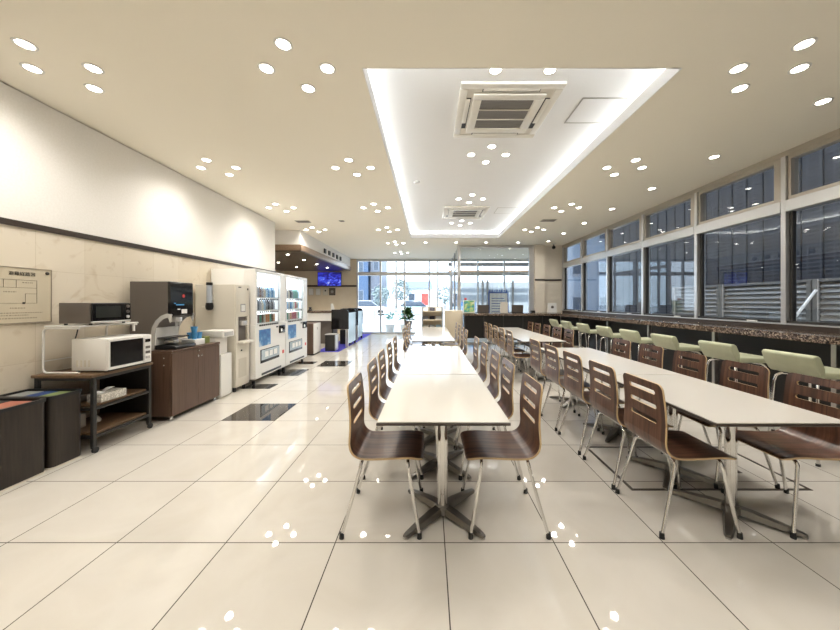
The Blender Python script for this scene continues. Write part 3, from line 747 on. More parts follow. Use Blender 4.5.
# upper oven
def oven(name, label, x0, x1, y0, y1, z0, z1, body, door_frac, front, feet):
    loc = ((x0+x1)/2, (y0+y1)/2, z0); t = T(name, label, 'microwave', loc)
    MB(loc).box(x0, x1-.012, y0, y1, z0+.015, z1, .004, 2).build('body', body, t)
    yd = y0+(y1-y0)*door_frac
    if front == 'white':
        d = MB(loc).box(x1-.0115, x1+.006, y0+.002, yd, z0+.02, z1-.004, .003, 1).build('door', body, t)
        MB(loc).box(x1+.0062, x1+.009, y0+.016, yd-.008, z0+.045, z1-.028, .001, 1).build('window', M['gloss_black'], d)
        c = MB(loc).box(x1-.0115, x1+.005, yd+.002, y1-.002, z0+.02, z1-.004, .003, 1).build('control_panel', body, t)
        MB(loc).box(x1+.0052, x1+.008, yd+.018, y1-.018, z1-.075, z1-.045).build('display', M['gloss_black'], c)
        for k in range(3): MB(loc).box(x1+.0052, x1+.009, yd+.02, y1-.02, z0+.06+k*.05, z0+.085+k*.05, .002, 1).build('button', M['grey_brown'] if k else M['silver'], c)
        MB(loc).box(x1+.0065, x1+.022, yd-.006, yd-.001, z0+.05, z1-.03).build('handle', body, d)
        for k in range(4):
            xx = x0+.045+k*.035; MB(loc).box(xx, xx+.016, y0-.0015, y0-.0002, z0+.05, z0+.11).build('vent_slots', M['ivory'], t)
        MB(loc).box(x1-.0115, x1+.004, y0+.01, y1-.01, z0+.008, z0+.0195).build('plinth', M['black'], t)
    else:
        d = MB(loc).box(x1-.0115, x1+.006, y0+.002, yd, z0+.035, z1-.004, .003, 1).build('door', M['gloss_black'], t)
        MB(loc).box(x1+.0062, x1+.008, y0+.03, yd-.03, z0+.065, z1-.03).build('window', mat('oven_window', (.03, .033, .03, 1), .05), d)
        MB(loc).box(x1-.0115, x1+.008, y0+.002, y1-.002, z0+.017, z0+.0335, .002, 1).build('chrome_strip', M['silver'], t)
        c = MB(loc).box(x1-.0115, x1+.006, yd+.002, y1-.002, z0+.035, z1-.004, .003, 1).build('control_panel', M['gloss_black'], t)
        for k in range(3): MB(loc).lathe([(.016, .0062), (.014, .016), (0, .017)], (x1, (yd+y1)/2, z0+.065+k*.05), 14, 'x').build('knob', M['silver'] if k == 0 else M['grey_brown'], c)
    for (x, y) in ((x0+.03, y0+.03), (x1-.04, y0+.03), (x0+.03, y1-.03), (x1-.04, y1-.03)):
        MB(loc).cyl((x, y, z0), (x, y, z0+.0145), .012, n=10).build('foot', M['rubber'], t)
oven('microwave_oven', 'white microwave with black window on the brown rack top', -3.19, -2.865, 2.855, 3.30, .69, .99, M['white_plastic'], .79, 'white', True)
oven('toaster_oven', 'low taupe and black oven on the white riser shelf', -3.275, -2.985, 2.83, 3.20, 1.1125, 1.312, M['grey_brown'], .80, 'black', True)
bpy.data.objects['toaster_oven']['category'] = 'oven'
# tissue box and small things on the rack's shelves
m_tis = noisy('floral_tissue_box', [(.42, (.72, .69, .62, 1)), (.52, (.40, .37, .33, 1)), (.6, (.74, .71, .65, 1))], ns=34, detail=3, rough=.6)
loc = (-2.99, 3.0, .42); t = T('tissue_box', 'patterned tissue box on the upper shelf of the brown rack', 'tissue box', loc)
MB(loc).box(-3.06, -2.93, 2.86, 3.10, .4205, .49, .002, 1).build('carton', m_tis, t)
f = MB(loc); vs = []; fs = []
for i in range(9):
    u = i/8
    for j in range(4):
        v = j/3; vs.append((-3.03+.05*v+.012*math.sin(u*7), 2.88+.15*u, .4905+.028*math.sin(v*PI)*(.5+.5*math.sin(u*9+1))+.03*u*u*v+.001))
for i in range(8):
    for j in range(3): fs.append((i*4+j, i*4+j+1, (i+1)*4+j+1, (i+1)*4+j))
f.poly(vs, fs); ti = f.build('tissue', M['paper'], t)
tag(MB((-3.22, 2.86, .42)).box(-3.30, -3.12, 2.83, 2.93, .4205, .478, .004).build('storage_box', M['grey_brown']), 'small taupe box at the back of the upper rack shelf', 'box')
tag(MB((-3.25, 2.86, .175)).box(-3.33, -3.16, 2.83, 2.95, .1755, .30, .006).build('storage_box', M['greige']), 'small beige carton standing on the lower rack shelf', 'box')
tag(MB((-3.18, 3.06, .176)).lathe([(.03, .0), (.034, .02), (.02, .045), (.008, .06), (0, .065)], (-3.18, 3.06, .1755), 16).build('paper_bundle', M['paper']), 'small crumpled white paper bundle on the lower rack shelf', 'paper')
tag(MB((-3.385, 3.1, .69)).tube(catmull([(-3.40, 3.12, 1.15), (-3.41, 3.10, 1.02), (-3.405, 3.07, .9), (-3.41, 3.1, .71)], 6), .005).build('power_cord', M['rubber']), 'black power cord hanging behind the riser shelf', 'cord')

# ------------------------------------------------------------------ brown cabinet
loc = (-3.12, 3.92, 0); x0, x1, y0, y1 = -3.42, -2.835, 3.53, 4.335
t = T('storage_cabinet', 'walnut two-door cabinet on small castors under the coffee machine', 'cabinet', loc)
MB(loc).box(x0, x1-.02, y0, y1, .05, .755, .002, 1).build('carcass', M['cabinet'], t)
MB(loc).box(x0, x1+.004, y0-.004, y1+.004, .7555, .78, .003, 1).build('top_board', M['cabinet'], t)
for (a, b_, ky) in ((y0+.004, (y0+y1)/2-.0015, -.03), ((y0+y1)/2+.0015, y1-.004, .03)):
    d = MB(loc).box(x1-.0195, x1, a, b_, .055, .752, .0015, 1).build('door', M['cabinet'], t)
    MB(loc).lathe([(.004, .0), (.004, .012), (.012, .016), (.012, .024), (0, .027)], (x1+.0002, (y0+y1)/2+ky, .665), 14, 'x').build('knob', M['chrome'], d)
    if ky > 0: MB(loc).lathe([(.010, .0), (.010, .005), (0, .006)], (x1+.0002, (y0+y1)/2+.008, .725), 14, 'x').build('lock', M['chrome'], d)
for (x, y) in ((x1-.05, y0+.04), (x1-.05, y1-.04), (x0+.05, y0+.04), (x0+.05, y1-.04)):
    MB(loc).cyl((x-.011, y, .02), (x+.011, y, .02), .02, n=16).box(x-.014, x+.014, y-.012, y+.012, .036, .0495).build('caster', M['chrome'], t)
f = MB(loc)
for z in (.70, .62): f.cyl((x1-.09, y0-.0015, z), (x1-.09, y0-.0002, z), .006, n=10)
f.build('screw_cap', M['ivory'], t)

# coffee machine --------------------------------------------------
CT = .7805
x0, x1, y0, y1 = -3.37, -2.90, 3.59, 3.94
loc = (-3.12, 3.75, CT); t = T('coffee_machine', 'tall taupe coffee machine with black front on the walnut cabinet', 'coffee machine', loc)
prof = [(x0, CT+.02), (-3.09, CT+.02), (-3.09, CT+.17), (-3.075, CT+.25), (-3.04, CT+.31), (-2.985, CT+.355), (-2.935, CT+.375), (-2.935, 1.552), (x0, 1.552)]
MB(loc).prism(prof, 'y', y0+.012, y1-.012, .004, 1).build('body', M['grey_brown'], t)
h = MB(loc).prism([(-2.9345, CT+.37), (x1-.008, CT+.37), (x1, CT+.385), (x1-.004, 1.54), (x1-.012, 1.552), (-2.9345, 1.552)], 'y', y0+.004, y1-.004, .002, 1).build('front_panel', M['gloss_black'], t)
MB(loc).lathe([(.020, .0), (.020, .002), (0, .0022)], (x1+.0002, y0+.19, 1.39), 20, 'x').build('badge', M['red'], h)
f = MB(loc); f.box(x1+.0004, x1+.0016, y0+.16, y0+.245, CT+.405, CT+.455); f.box(x1+.0004, x1+.0016, y0+.10, y0+.14, CT+.45, CT+.462); f.build('sticker', M['paper'], h, smooth=False)
f = MB(loc); f.box(x1+.0004, x1+.0014, y0+.05, y0+.075, CT+.52, CT+.53); f.box(x1+.0004, x1+.0014, y0+.08, y0+.20, CT+.50, CT+.515); f.build('touch_buttons', M['cyan'], h, smooth=False)
for ya, yb in ((y0, y0+.011), (y1-.011, y1)):
    P0 = [(-2.90, CT+.365), (-2.93, CT+.368), (-2.985, CT+.35), (-3.035, CT+.305), (-3.07, CT+.245), (-3.085, CT+.17), (-3.085, CT+.0)]
    P1 = [(-3.125, CT+.0), (-3.125, CT+.18), (-3.11, CT+.255), (-3.07, CT+.33), (-3.01, CT+.385), (-2.94, CT+.41), (-2.90, CT+.412)]
    MB(loc).prism([(-2.905, CT+.30), (-2.885, CT+.40)]+P1[::-1][1:]+P0[::-1][0:6], 'y', ya, yb, .002, 1).build('side_bracket', M['silver'], t)
MB(loc).prism([(-3.085, CT+.0), (-2.86, CT+.0), (-2.85, CT+.012), (-2.855, CT+.035), (-2.875, CT+.045), (-3.085, CT+.045)], 'y', y0+.02, y1-.02, .003, 1).build('drip_tray', M['black'], t)
MB(loc).box(-3.0885, -3.075, y0+.013, y1-.013, CT+.05, CT+.25).build('back_plate', M['white_plastic'], t)
n_ = MB(loc); n_.box(-3.0, -2.92, y0+.10, y0+.20, CT+.31, CT+.365, .006); n_.cyl((-2.95, y0+.15, CT+.25), (-2.95, y0+.15, CT+.309), .014); n_.cyl((-2.97, y0+.22, CT+.27), (-2.97, y0+.22, CT+.365), .012)
n_.build('nozzle', M['silver'], t)
f = MB(loc); f.box(-3.074, -2.93, y0+.03, y1-.03, CT+.125, CT+.137); f.build('cup_rest', M['black'], t)
f = MB(loc); f.box(-3.074, -2.96, y0+.12, y0+.20, CT+.06, CT+.10, .006); f.build('cup_sensor', M['silver'], t)
for (x, y) in ((x0+.04, y0+.05), (x0+.04, y1-.05), (-3.13, y0+.05), (-3.13, y1-.05)): MB(loc).cyl((x, y, CT), (x, y, CT+.0195), .015, n=10).build('foot', M['rubber'], t)
# cups, boxes on the cabinet
def cup(x, y, z, label):
    o = MB((x, y, z)).lathe([(.026, 0), (.037, .075), (.039, .078), (.036, .078), (.025, .003), (0, .003)], (x, y, z), 20).build('paper_cup', M['cyan'])
    tag(o, label, 'cup', 'blue cups beside the coffee machine')
loc = (-2.97, 4.01, CT); 
tag(MB(loc).box(-3.06, -2.89, 3.955, 4.13, CT+.0005, CT+.075, .003, 1).build('white_carton', M['paper']), 'white carton carrying the blue cups beside the coffee machine', 'box')
cup(-2.935, 4.0, CT+.0755, 'blue paper cup on the white carton, lower one under the topmost cup')
cup(-2.935, 4.085, CT+.0755, 'blue paper cup on the white carton, standing alone at its far end')
cup(-3.017, 4.045, CT+.0755, 'blue paper cup at the back of the white carton')
cup(-2.935, 4.0, CT+.154, 'blue paper cup topmost, stacked on another cup')
tag(MB((-2.96, 4.19, CT)).box(-3.02, -2.92, 4.165, 4.265, CT+.0005, CT+.085, .003, 1).build('tea_box', mat('olive_box', (.20, .23, .06, 1), .5)), 'small olive green box at the far end of the cabinet top', 'box')
tag(MB((-3.0, 3.545, CT)).box(-3.30, -3.20, 3.50+.035, 3.565, CT+.0005, CT+.12, .003, 1).build('white_packet', M['paper']), 'white packet wedged between microwave and coffee machine', 'box')

# slim white dispenser ---------------------------------------------
loc = (-3.05, 4.47, 0); t = T('water_dispenser', 'slim white floor-standing dispenser between cabinet and ice machine', 'dispenser', loc)
MB(loc).box(-3.40, -2.90, 4.35, 4.60, .02, .83, .006).build('body', M['white_metal'], t)
MB(loc).box(-3.12, -2.80, 4.345, 4.605, .831, .93, .012, 3).build('head', M['white_plastic'], t)
MB(loc).box(-2.899, -2.83, 4.355, 4.595, .02, .60, .008).build('lower_door', M['white_metal'], t)
MB(loc).box(-2.7995, -2.797, 4.38, 4.57, .85, .905).build('control_strip', M['silver'], t)
MB(loc).box(-3.38, -2.86, 4.36, 4.59, 0, .0195).build('plinth', M['greige'], t)
# ice machine ------------------------------------------------------
loc = (-3.1, 4.81, 0); x0, x1, y0, y1 = -3.40, -2.80, 4.65, 4.985
t = T('ice_dispenser', 'tall greige ice dispenser beside the nearer vending machine', 'ice machine', loc)
MB(loc).box(x0, x1-.03, y0, y1, .07, 1.575, .006).build('body', M['greige'], t)
fr = MB(loc)
fr.box(x1-.0295, x1, y0, y1, 1.10, 1.575, .006); fr.box(x1-.0295, x1, y0, y0+.05, .72, 1.099); fr.box(x1-.0295, x1, y1-.05, y1, .72, 1.099); fr.box(x1-.0295, x1, y0, y1, .07, .719, .006)
fr.build('front_panel', M['ivory'], t)
MB(loc).box(x1-.0298, x1-.026, y0+.051, y1-.051, .72, 1.099).build('recess', M['grey_brown'], t)
MB(loc).box(x1-.0255, x1+.03, y0+.10, y1-.10, .97, 1.04, .01).build('chute', M['silver'], t)
MB(loc).box(x1-.025, x1+.09, y0+.03, y1-.03, .70, .745, .012, 3).build('drip_tray', M['ivory'], t)
p_ = MB(loc).box(x1+.0005, x1+.006, y0+.10, y1-.11, 1.17, 1.29, .003, 1).build('control_panel', M['silver'], t)
MB(loc).box(x1+.0062, x1+.008, y0+.115, y1-.125, 1.185, 1.275).build('button', M['white_plastic'], p_)
f = MB(loc); f.box(x1+.0005, x1+.004, y0+.06, y1-.08, .20, .48); vp = f.build('vent_grille', M['greige'], t)
MB(loc).box(x1+.0005, x1+.002, y0+.05, y0+.12, 1.53, 1.545).build('maker_plate', M['black'], t)
MB(loc).box(x1+.0005, x1+.004, y1-.06, y1-.03, 1.50, 1.53).build('status_light', M['black'], t)
MB(loc).lathe([(.012, .0005), (.012, .012), (0, .014)], (x1, y0+.12, .60), 12, 'x').build('lock', M['black'], t)
for (x, y) in ((x1-.06, y0+.05), (x1-.06, y1-.05), (x0+.06, y0+.05), (x0+.06, y1-.05)): MB(loc).cyl((x, y, 0), (x, y, .0695), .022, n=12).build('foot', M['black'], t)
# cup tube on its side
loc = (-2.95, 4.60, 1.2); cx, cy = -3.15, 4.59
t = T('cup_dispenser', 'clear cup tube with black holder mounted on the side of the ice machine', 'cup dispenser', loc)
MB(loc).cyl((cx, cy, 1.31), (cx, cy, 1.56), .036, n=24).build('tube', mat('smoky_tube', (.42, .46, .52, 1), .15), t)
MB(loc).cyl((cx, cy, 1.561), (cx, cy, 1.60), .041, n=24).build('cap', M['black'], t)
MB(loc).lathe([(.02, 1.20), (.042, 1.215), (.050, 1.25), (.044, 1.309)], (cx, cy, 0), 20).build('holder', M['black'], t)
MB(loc).box(cx-.10, cx-.03, cy-.012, cy+.012, 1.24, 1.265).build('mount_arm', M['ivory'], t)
MB(loc).box(cx-.03, cx+.03, cy+.037, 4.6495, 1.35, 1.42).build('mount_plate', M['ivory'], t)

# ------------------------------------------------------------------ vending machines
m_disp = mat('lit_display_panel', (.85, .9, .95, 1), .5, emit=(.86, .94, 1, 1), es=2.2)
m_post1 = noisy('blue_poster_print', [(.35, (.03, .12, .36, 1)), (.5, (.06, .22, .48, 1)), (.62, (.45, .58, .72, 1))], ns=7, rough=.3)
m_flap = mat('clear_flap', (.42, .50, .56, 1), .08)
DR = [mat('drink_'+n, c_, .3) for n, c_ in (('grey', (.30, .30, .33, 1)), ('brown', (.20, .11, .08, 1)), ('blue', (.10, .30, .62, 1)), ('pale_blue', (.42, .62, .80, 1)), ('dark', (.05, .045, .06, 1)), ('green', (.10, .30, .16, 1)), ('orange', (.60, .26, .10, 1)), ('red', (.50, .06, .06, 1)), ('cream', (.66, .60, .48, 1)), ('teal', (.20, .50, .42, 1)))]
BOT = bpy.data.meshes.new('b')
def bottle_mesh(kind):
    m = MB()
    if kind == 'bottle': m.lathe([(.027, 0), (.031, .004), (.031, .105), (.026, .125), (.013, .15), (.013, .158), (.015, .159), (.015, .175), (0, .175)], (0, 0, 0), 12)
    else: m.lathe([(.027, 0), (.031, .006), (.031, .128), (.026, .138), (0, .138)], (0, 0, 0), 12)
    o = m.build('drink_'+kind, DR[0]); me = o.data; bpy.data.objects.remove(o); return me
BM = {k: bottle_mesh(k) for k in ('bottle', 'can')}
MESHV = {}
def drink(kind, ci, x, y, z, label, group):
    key = (kind, ci)
    if key not in MESHV:
        me = BM[kind].copy(); me.materials.clear(); me.materials.append(DR[ci]); MESHV[key] = me
    o = bpy.data.objects.new('drink_'+kind, MESHV[key]); COL.objects.link(o); o.location = (x, y, z); tag(o, label, 'drink', group)
def vending(y0, y1, which, rows):
    X0, X1 = -3.42, -2.72; Z1 = 1.845
    loc = ((X0+X1)/2, (y0+y1)/2, 0)
    t = T('vending_machine', f'white drinks vending machine with lit display, {which}', 'vending machine', loc, group='white vending machines')
    W = y1-y0; dy0, dy1 = y0+.05, y1-.20; dz0, dz1 = .955, 1.79; XD = X1-.17
    f = MB(loc)
    f.box(X0, XD-.012, y0, y1, .06, Z1, .006); 
    f.build('cabinet', M['white_metal'], t)
    f = MB(loc)
    f.box(XD-.0115, X1, y0, y1, .10, dz0, .006, 1); f.box(XD-.0115, X1, y0, y1, dz1, Z1, .004, 1); f.box(XD-.0115, X1, y0, dy0, dz0+.0005, dz1-.0005); f.box(XD-.0115, X1, dy1, y1, dz0+.0005, dz1-.0005)
    d = f.build('door', M['white_metal'], t)
    MB(loc).box(XD-.0110, XD-.006, dy0+.001, dy1-.001, dz0+.001, dz1-.001).build('display_panel', m_disp, t, smooth=False)
    MB(loc).box(X1-.012, X1-.008, dy0+.001, dy1-.001, dz0+.001, dz1-.001).build('display_glass', M['glass_clear'], d, smooth=False)
    MB(loc).box(X1-.005, X1+.006, dy1-.085, dy1-.07, dz0+.01, dz1-.01).build('glass_mullion', M['silver'], d)
    for k, z in enumerate((1.385, 1.175, .965)):
        s = MB(loc).box(XD-.0055, X1-.02, dy0+.002, dy1-.002, z, z+.012).build('shelf', M['white_plastic'], t)
        n = len(rows[k]); st = (dy1-dy0-.13)/n
        bs = MB(loc)
        bs.box(X1-.0075, X1+.004, dy0+.01, dy1-.01, z-.008, z+.002)
        bs.build('price_strip', M['white_plastic'], s)
        bb = MB(loc)
        for j in range(n):
            yy = dy0+.04+st*(j+.5); bb.box(X1+.0042, X1+.010, yy-.022, yy+.022, z-.036, z-.009)
        bb.build('selection_buttons', M['black'], s)
        for j, (kd, ci) in enumerate(rows[k]):
            yy = dy0+.04+st*(j+.5)
            drink(kd, ci, X1-.075, yy, z+.0125, f'{kd} {ORD[j]} from the near end, {("top", "middle", "bottom")[k]} row, {which}', f'drinks inside {which}')
    # lower front
    MB(loc).box(X1+.0005, X1+.004, y0+.10, y0+.47, .60, .87).build('poster', m_post1, d, smooth=False)
    cp = MB(loc).box(X1+.0005, X1+.018, y1-.27, y1-.04, .755, .895, .006).build('coin_panel', M['gloss_black'], d)
    MB(loc).lathe([(.028, .0185), (.028, .03), (.02, .034), (0, .034)], (X1, y1-.10, .84), 16, 'x').build('coin_return', M['black'], cp)
    MB(loc).box(X1+.0182, X1+.021, y1-.22, y1-.17, .785, .835).build('coin_slot', M['white_plastic'], cp)
    MB(loc).box(X1+.0005, X1+.006, y1-.36, y1-.30, .865, .89).build('bill_slot', M['black'], d)
    sl = MB(loc).box(X1+.0005, X1+.006, y0+.14, y0+.78, .325, .545).build('delivery_slot', M['gloss_black'], d)
    MB(loc).box(X1+.0062, X1+.011, y0+.16, y0+.76, .37, .535).build('flap', m_flap, sl)
    for k in range(3): MB(loc).box(X1+.0112, X1+.0125, y0+.27+.15*k, y0+.38+.15*k, .41, .50).build('flap_notice', M['paper'], sl)
    MB(loc).box(X1+.0005, X1+.005, y0+.18, y1-.18, .125, .16).build('kick_vent', M['black'], d, smooth=False)
    MB(loc).box(X1+.0005, X1+.003, y1-.13, y1-.06, .37, .43).build('sticker', M['red'], d, smooth=False)
    for (x, y) in ((X1-.08, y0+.08), (X1-.08, y1-.08), (X0+.08, y0+.08), (X0+.08, y1-.08)): MB(loc).cyl((x, y, 0.0035), (x, y, .0595), .025, n=12).build('foot', M['black'], t)
V1, V2 = 'nearer of the two', 'farther of the two'
B_, C_ = 'bottle', 'can'
vending(5.02, 6.06, 'nearer vending machine', [[(B_, i) for i in (4, 0, 1, 0, 8, 3, 2, 3, 2, 3)], [(B_, i) for i in (0, 4, 0, 8, 3, 0, 4, 0, 4, 0)], [(C_, i) for i in (5, 1, 5, 1, 8, 6, 6, 9, 1, 6)]])
vending(6.075, 7.14, 'farther vending machine', [[(B_, i) for i in (4, 0, 8, 4, 0, 9, 9, 9, 3)], [(C_, i) for i in (2, 3, 8, 2, 3, 8, 7, 8, 3)], [(C_, i) for i in (1, 5, 8, 6, 7, 7, 7, 8, 5)]])
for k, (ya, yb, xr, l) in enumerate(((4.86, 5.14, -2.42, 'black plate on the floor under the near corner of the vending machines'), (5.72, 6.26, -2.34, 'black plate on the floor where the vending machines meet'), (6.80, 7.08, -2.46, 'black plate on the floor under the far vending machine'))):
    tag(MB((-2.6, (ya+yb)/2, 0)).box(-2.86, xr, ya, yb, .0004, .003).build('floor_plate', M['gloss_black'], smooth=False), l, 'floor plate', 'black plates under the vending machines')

# ------------------------------------------------------------------ reception
S(MB().box(XRC, -3.2, 7.97, 13.0, 2.75, ZC).build('wall_bulkhead', M['white_wall'], smooth=False), 'white bulkhead above the reception canopy', 'wall')
loc = (-4.4, 9.7, 2.48); t = T('canopy', 'dark wood canopy over the reception with brown edge', 'canopy', loc)
MB(loc).box(XRC+.002, -3.17, 7.95, 13.03, 2.605, 2.749).build('edge_board', M['canopy_edge'], t)
MB(loc).box(XRC+.002, -3.20, 7.98, 13.0, 2.58, 2.6045).build('soffit', M['canopy_under'], t)
lens2 = M['lens']
for k, (x, y) in enumerate(((-3.75, 8.5), (-3.75, 9.6), (-3.75, 10.7), (-3.75, 11.8), (-4.8, 8.9), (-4.8, 10.2), (-4.8, 11.6))):
    MB(loc).lathe([(.0, 2.576), (.034, 2.576), (.038, 2.5795), (0, 2.5795)], (x, y, 0), 20).build('downlight', lens2, t)
    l = bpy.data.objects.new('canopy_lamp', LAMP2); COL.objects.link(l); l.location = (x, y, 2.555)
f = MB((-2.94, 9.8, 2.75))
for k in range(5):
    y = 9.8+.43*k
    tag(MB((-3.19, y, 2.88)).box(-3.1995, -3.165, y-.08, y+.08, 2.81, 2.95, .008, 1).build('sign_letter', M['black']), f'black block letter on the white bulkhead, {ORD[k]} from the near end', 'sign letter', 'black sign letters on the bulkhead')
# TV
loc = (-4.1, YE-.1, 2.28); t = T('wall_tv', 'wall-mounted television showing a blue picture behind the reception', 'television', loc)
m_tv = noisy('tv_picture', [(.35, (.01, .01, .10, 1)), (.5, (.03, .03, .45, 1)), (.62, (.06, .12, .75, 1)), (.72, (.5, .55, .9, 1))], scale=(1, 1, 2), ns=2.8, detail=3, rough=.2, dist=1.5)
b = m_tv.node_tree.nodes['Principled BSDF']; r_ = [n for n in m_tv.node_tree.nodes if n.type == 'VALTORGB'][0]
m_tv.node_tree.links.new(r_.outputs[0], b.inputs['Emission Color']); b.inputs['Emission Strength'].default_value = .65
MB(loc).box(-4.60, -3.62, YE-.10, YE-.05, 1.97, 2.56, .006).build('bezel', M['black'], t)
MB(loc).box(-4.585, -3.635, YE-.104, YE-.1005, 1.99, 2.545).build('screen', m_tv, t, smooth=False)
MB(loc).box(-4.3, -3.9, YE-.0495, YE-.0005, 2.1, 2.4).build('bracket', M['black_metal'], t)
for k, (x, m_, w_, l) in enumerate(((-4.90, M['paper'], .11, 'first small framed notice under the television, from the vending machines'), (-4.60, M['paper'], .11, 'second small framed notice under the television, from the vending machines'), (-4.30, M['ivory'], .11, 'third small framed notice, with a dark dot'), (-4.02, M['grey_brown'], .13, 'dark framed notice under the television'))):
    loc = (x, YE-.01, 1.75); t = T('framed_notice', l, 'notice', loc, group='framed notices on the reception wall')
    MB(loc).box(x-w_, x+w_, YE-.015, YE-.0005, 1.60, 1.90, .003, 1).build('frame', M['greige'] if k < 3 else M['black'], t)
    nt_ = MB(loc).box(x-w_+.02, x+w_-.02, YE-.018, YE-.0152, 1.62, 1.88).build('sheet', m_, t)
    if k == 2: MB(loc).box(x-.03, x+.03, YE-.0195, YE-.0182, 1.76, 1.82).build('print', M['black'], t)
    if k == 3: MB(loc).lathe([(.06, -.0182), (.045, -.0195), (0, -.0195)], (x, YE, 1.75), 16, 'y').build('print', M['silver'], t)
# counter
loc = (-4.2, 10.3, 0); t = T('reception_counter', 'white reception counter with dark top below the television', 'counter', loc)
MB(loc).box(-5.6, -3.02, 9.98, 10.72, .975, 1.045, .004, 1).build('worktop', M['granite'], t)
MB(loc).box(-5.6, -3.04, 10.0, 10.7, .73, .9745).build('front_panel', M['white_plastic'], t)
MB(loc).box(-5.6, -3.06, 10.15, 10.7, .0, .7295).build('lower_body', M['grey_brown'], t)  # dark tone paints in the shade of the recess under the white panel
loc = (-3.05, 8.15, 0); t = T('air_purifier', 'white upright cabinet appliance beside the reception counter', 'appliance', loc)
MB(loc).box(-3.25, -2.87, 7.92, 8.42, .03, .79, .02, 3).build('body', M['cabinet'], t)
MB(loc).box(-2.869, -2.845, 7.93, 8.41, .035, .785, .008).build('front_cover', M['white_metal'], t)
MB(loc).box(-2.8445, -2.842, 8.14, 8.17, .62, .68).build('badge', M['silver'], t)
MB(loc).box(-3.23, -2.86, 7.94, 8.40, 0, .0295).build('plinth', M['black'], t)
loc = (-2.66, 8.7, 0); t = T('small_bin', 'low grey box bin standing on the blue carpet edge', 'bin', loc)
MB(loc).box(-2.78, -2.52, 8.55, 8.85, .008, .44, .01).build('body', M['black_metal'], t)
MB(loc).box(-2.519, -2.50, 8.56, 8.84, .012, .43, .004).build('side_plate', M['alu'], t)
MB(loc).box(-2.79, -2.50, 8.54, 8.86, .4405, .458, .004).build('lid', M['silver'], t)
tag(MB((-2.7, 10.8, 0)).box(-3.01, -2.385, 8.45, 13.2, .0005, .007).build('blue_carpet', M['blue_carpet'], smooth=False), 'bright blue carpet strip in front of the reception booths', 'carpet')
def booth(x0, x1, y0, y1, label):
    loc = ((x0+x1)/2, (y0+y1)/2, 0.0); t = T('computer_booth', label, 'booth', loc, group='black booths on the blue carpet')
    z = 1.10
    r = .09; pr = [(x0, .53), (x1, .53), (x1, z-r)]+[(x1-r+r*math.cos(a), z-r+r*math.sin(a)) for a in [k*PI/12 for k in range(1, 7)]]+[(x0, z)]
    MB(loc).prism(pr, 'y', y0, y0+.04, .003, 1).build('front_screen', M['gloss_black'], t)
    MB(loc).box(x1-.045, x1-.015, y0+.041, y1-.041, .10, z-.1).build('side_panel', mat('pale_blue_acrylic', (.45, .60, .72, 1), .25), t)
    MB(loc).prism(pr, 'y', y1-.04, y1, .003, 1).build('rear_screen', M['gloss_black'], t)
    MB(loc).box(x0+.02, x1-.05, y0+.041, y1-.041, .66, .69).build('desk_board', M['black'], t)
    MB(loc).box(x1-.09, x1-.01, y0+.002, y0+.038, .0075, .5295).build('leg', M['alu'], t)
    MB(loc).box(x0+.01, x0+.05, y0+.002, y0+.038, .0075, .5295).build('leg', M['black'], t)
    MB(loc).box(x1-.07, x1-.01, y1-.038, y1-.002, .0075, .5295).build('leg', M['black'], t)
    MB(loc).box(x0+.06, x1-.12, y1-.30, y1-.05, .0075, .45).build('pedestal', M['black'], t)
booth(-2.84, -2.34, 9.3, 10.3, 'black screened computer booth nearer the vending machines')
booth(-2.95, -2.42, 10.9, 11.7, 'black screened computer booth nearer the entrance')
tag(MB((-3.9, 10.2, 1.046)).lathe([(.06, 0), (.06, .02), (.03, .06), (.05, .1), (0, .12)], (-3.77, 10.15, 1.0455), 16).build('desk_bell', M['black']), 'small black item on the reception counter top', 'desk item')
loc = (-3.1, 10.4, 1.0455); t = T('card_stand', 'white leaning card stand on the reception counter end', 'card stand', loc)
MB(loc).box(-3.2, -3.06, 10.38, 10.46, 1.0455, 1.06).build('foot', M['white_plastic'], t)
MB(loc).prism([(-3.19, 1.0605), (-3.08, 1.0605), (-3.13, 1.27), (-3.20, 1.27)], 'y', 10.41, 10.43).build('card', M['paper'], t)

# ------------------------------------------------------------------ newspaper rack and plant near the entrance
loc = (.1, 9.1, 0); t = T('newspaper_rack', 'pale wooden newspaper rack behind the far central table', 'rack', loc)
for x in (-.19, .38): MB(loc).box(x-.012, x+.012, 8.95, 9.25, 0, 1.19, .003, 1).build('side_frame', M['alu'], t)
for z in (.30, .55, .80, 1.04):
    MB(loc).box(-.177, .367, 8.97, 9.24, z, z+.018).build('shelf', M['cream_panel'], t)
    MB(loc).box(-.177, .367, 8.955, 8.968, z, z+.03).build('lip', M['cream_panel'], t)
MB(loc).box(-.177, .367, 9.241, 9.249, .1, 1.18).build('back_board', M['cream_panel'], t)
for k, z in enumerate((1.04, .80, .55)):
    for j, x in enumerate((-.10, .09, .27)):
        mm = [M['paper'], DR[4], M['paper'], DR[0], DR[4], M['paper'], M['paper'], DR[0], DR[3]][k*3+j]
        o = MB((x, 9.1, z+.0185)).prism([(9.0, z+.0185), (9.16, z+.0185), (9.20, z+.115), (9.17, z+.12)], 'x', x-.075, x+.075).build('newspaper', mm, smooth=False)
        tag(o, f'folded newspaper on the {("top", "second", "third")[k]} rack shelf, {ORD[j]} from the entrance door side', 'newspaper', 'newspapers in the rack')
loc = (-.62, 9.6, 0); t = T('potted_plant', 'leafy green potted plant on a dark stand before the entrance', 'plant', loc)
MB(loc).lathe([(.12, 0), (.13, .02), (.03, .05), (.03, .48), (.12, .52), (.12, .54), (0, .54)], (-.62, 9.6, 0), 20).build('stand', M['black'], t)
MB(loc).lathe([(.08, .5405), (.12, .74), (.125, .75), (.11, .75), (.10, .73), (0, .72)], (-.62, 9.6, 0), 20).build('pot', M['grey_brown'], t)
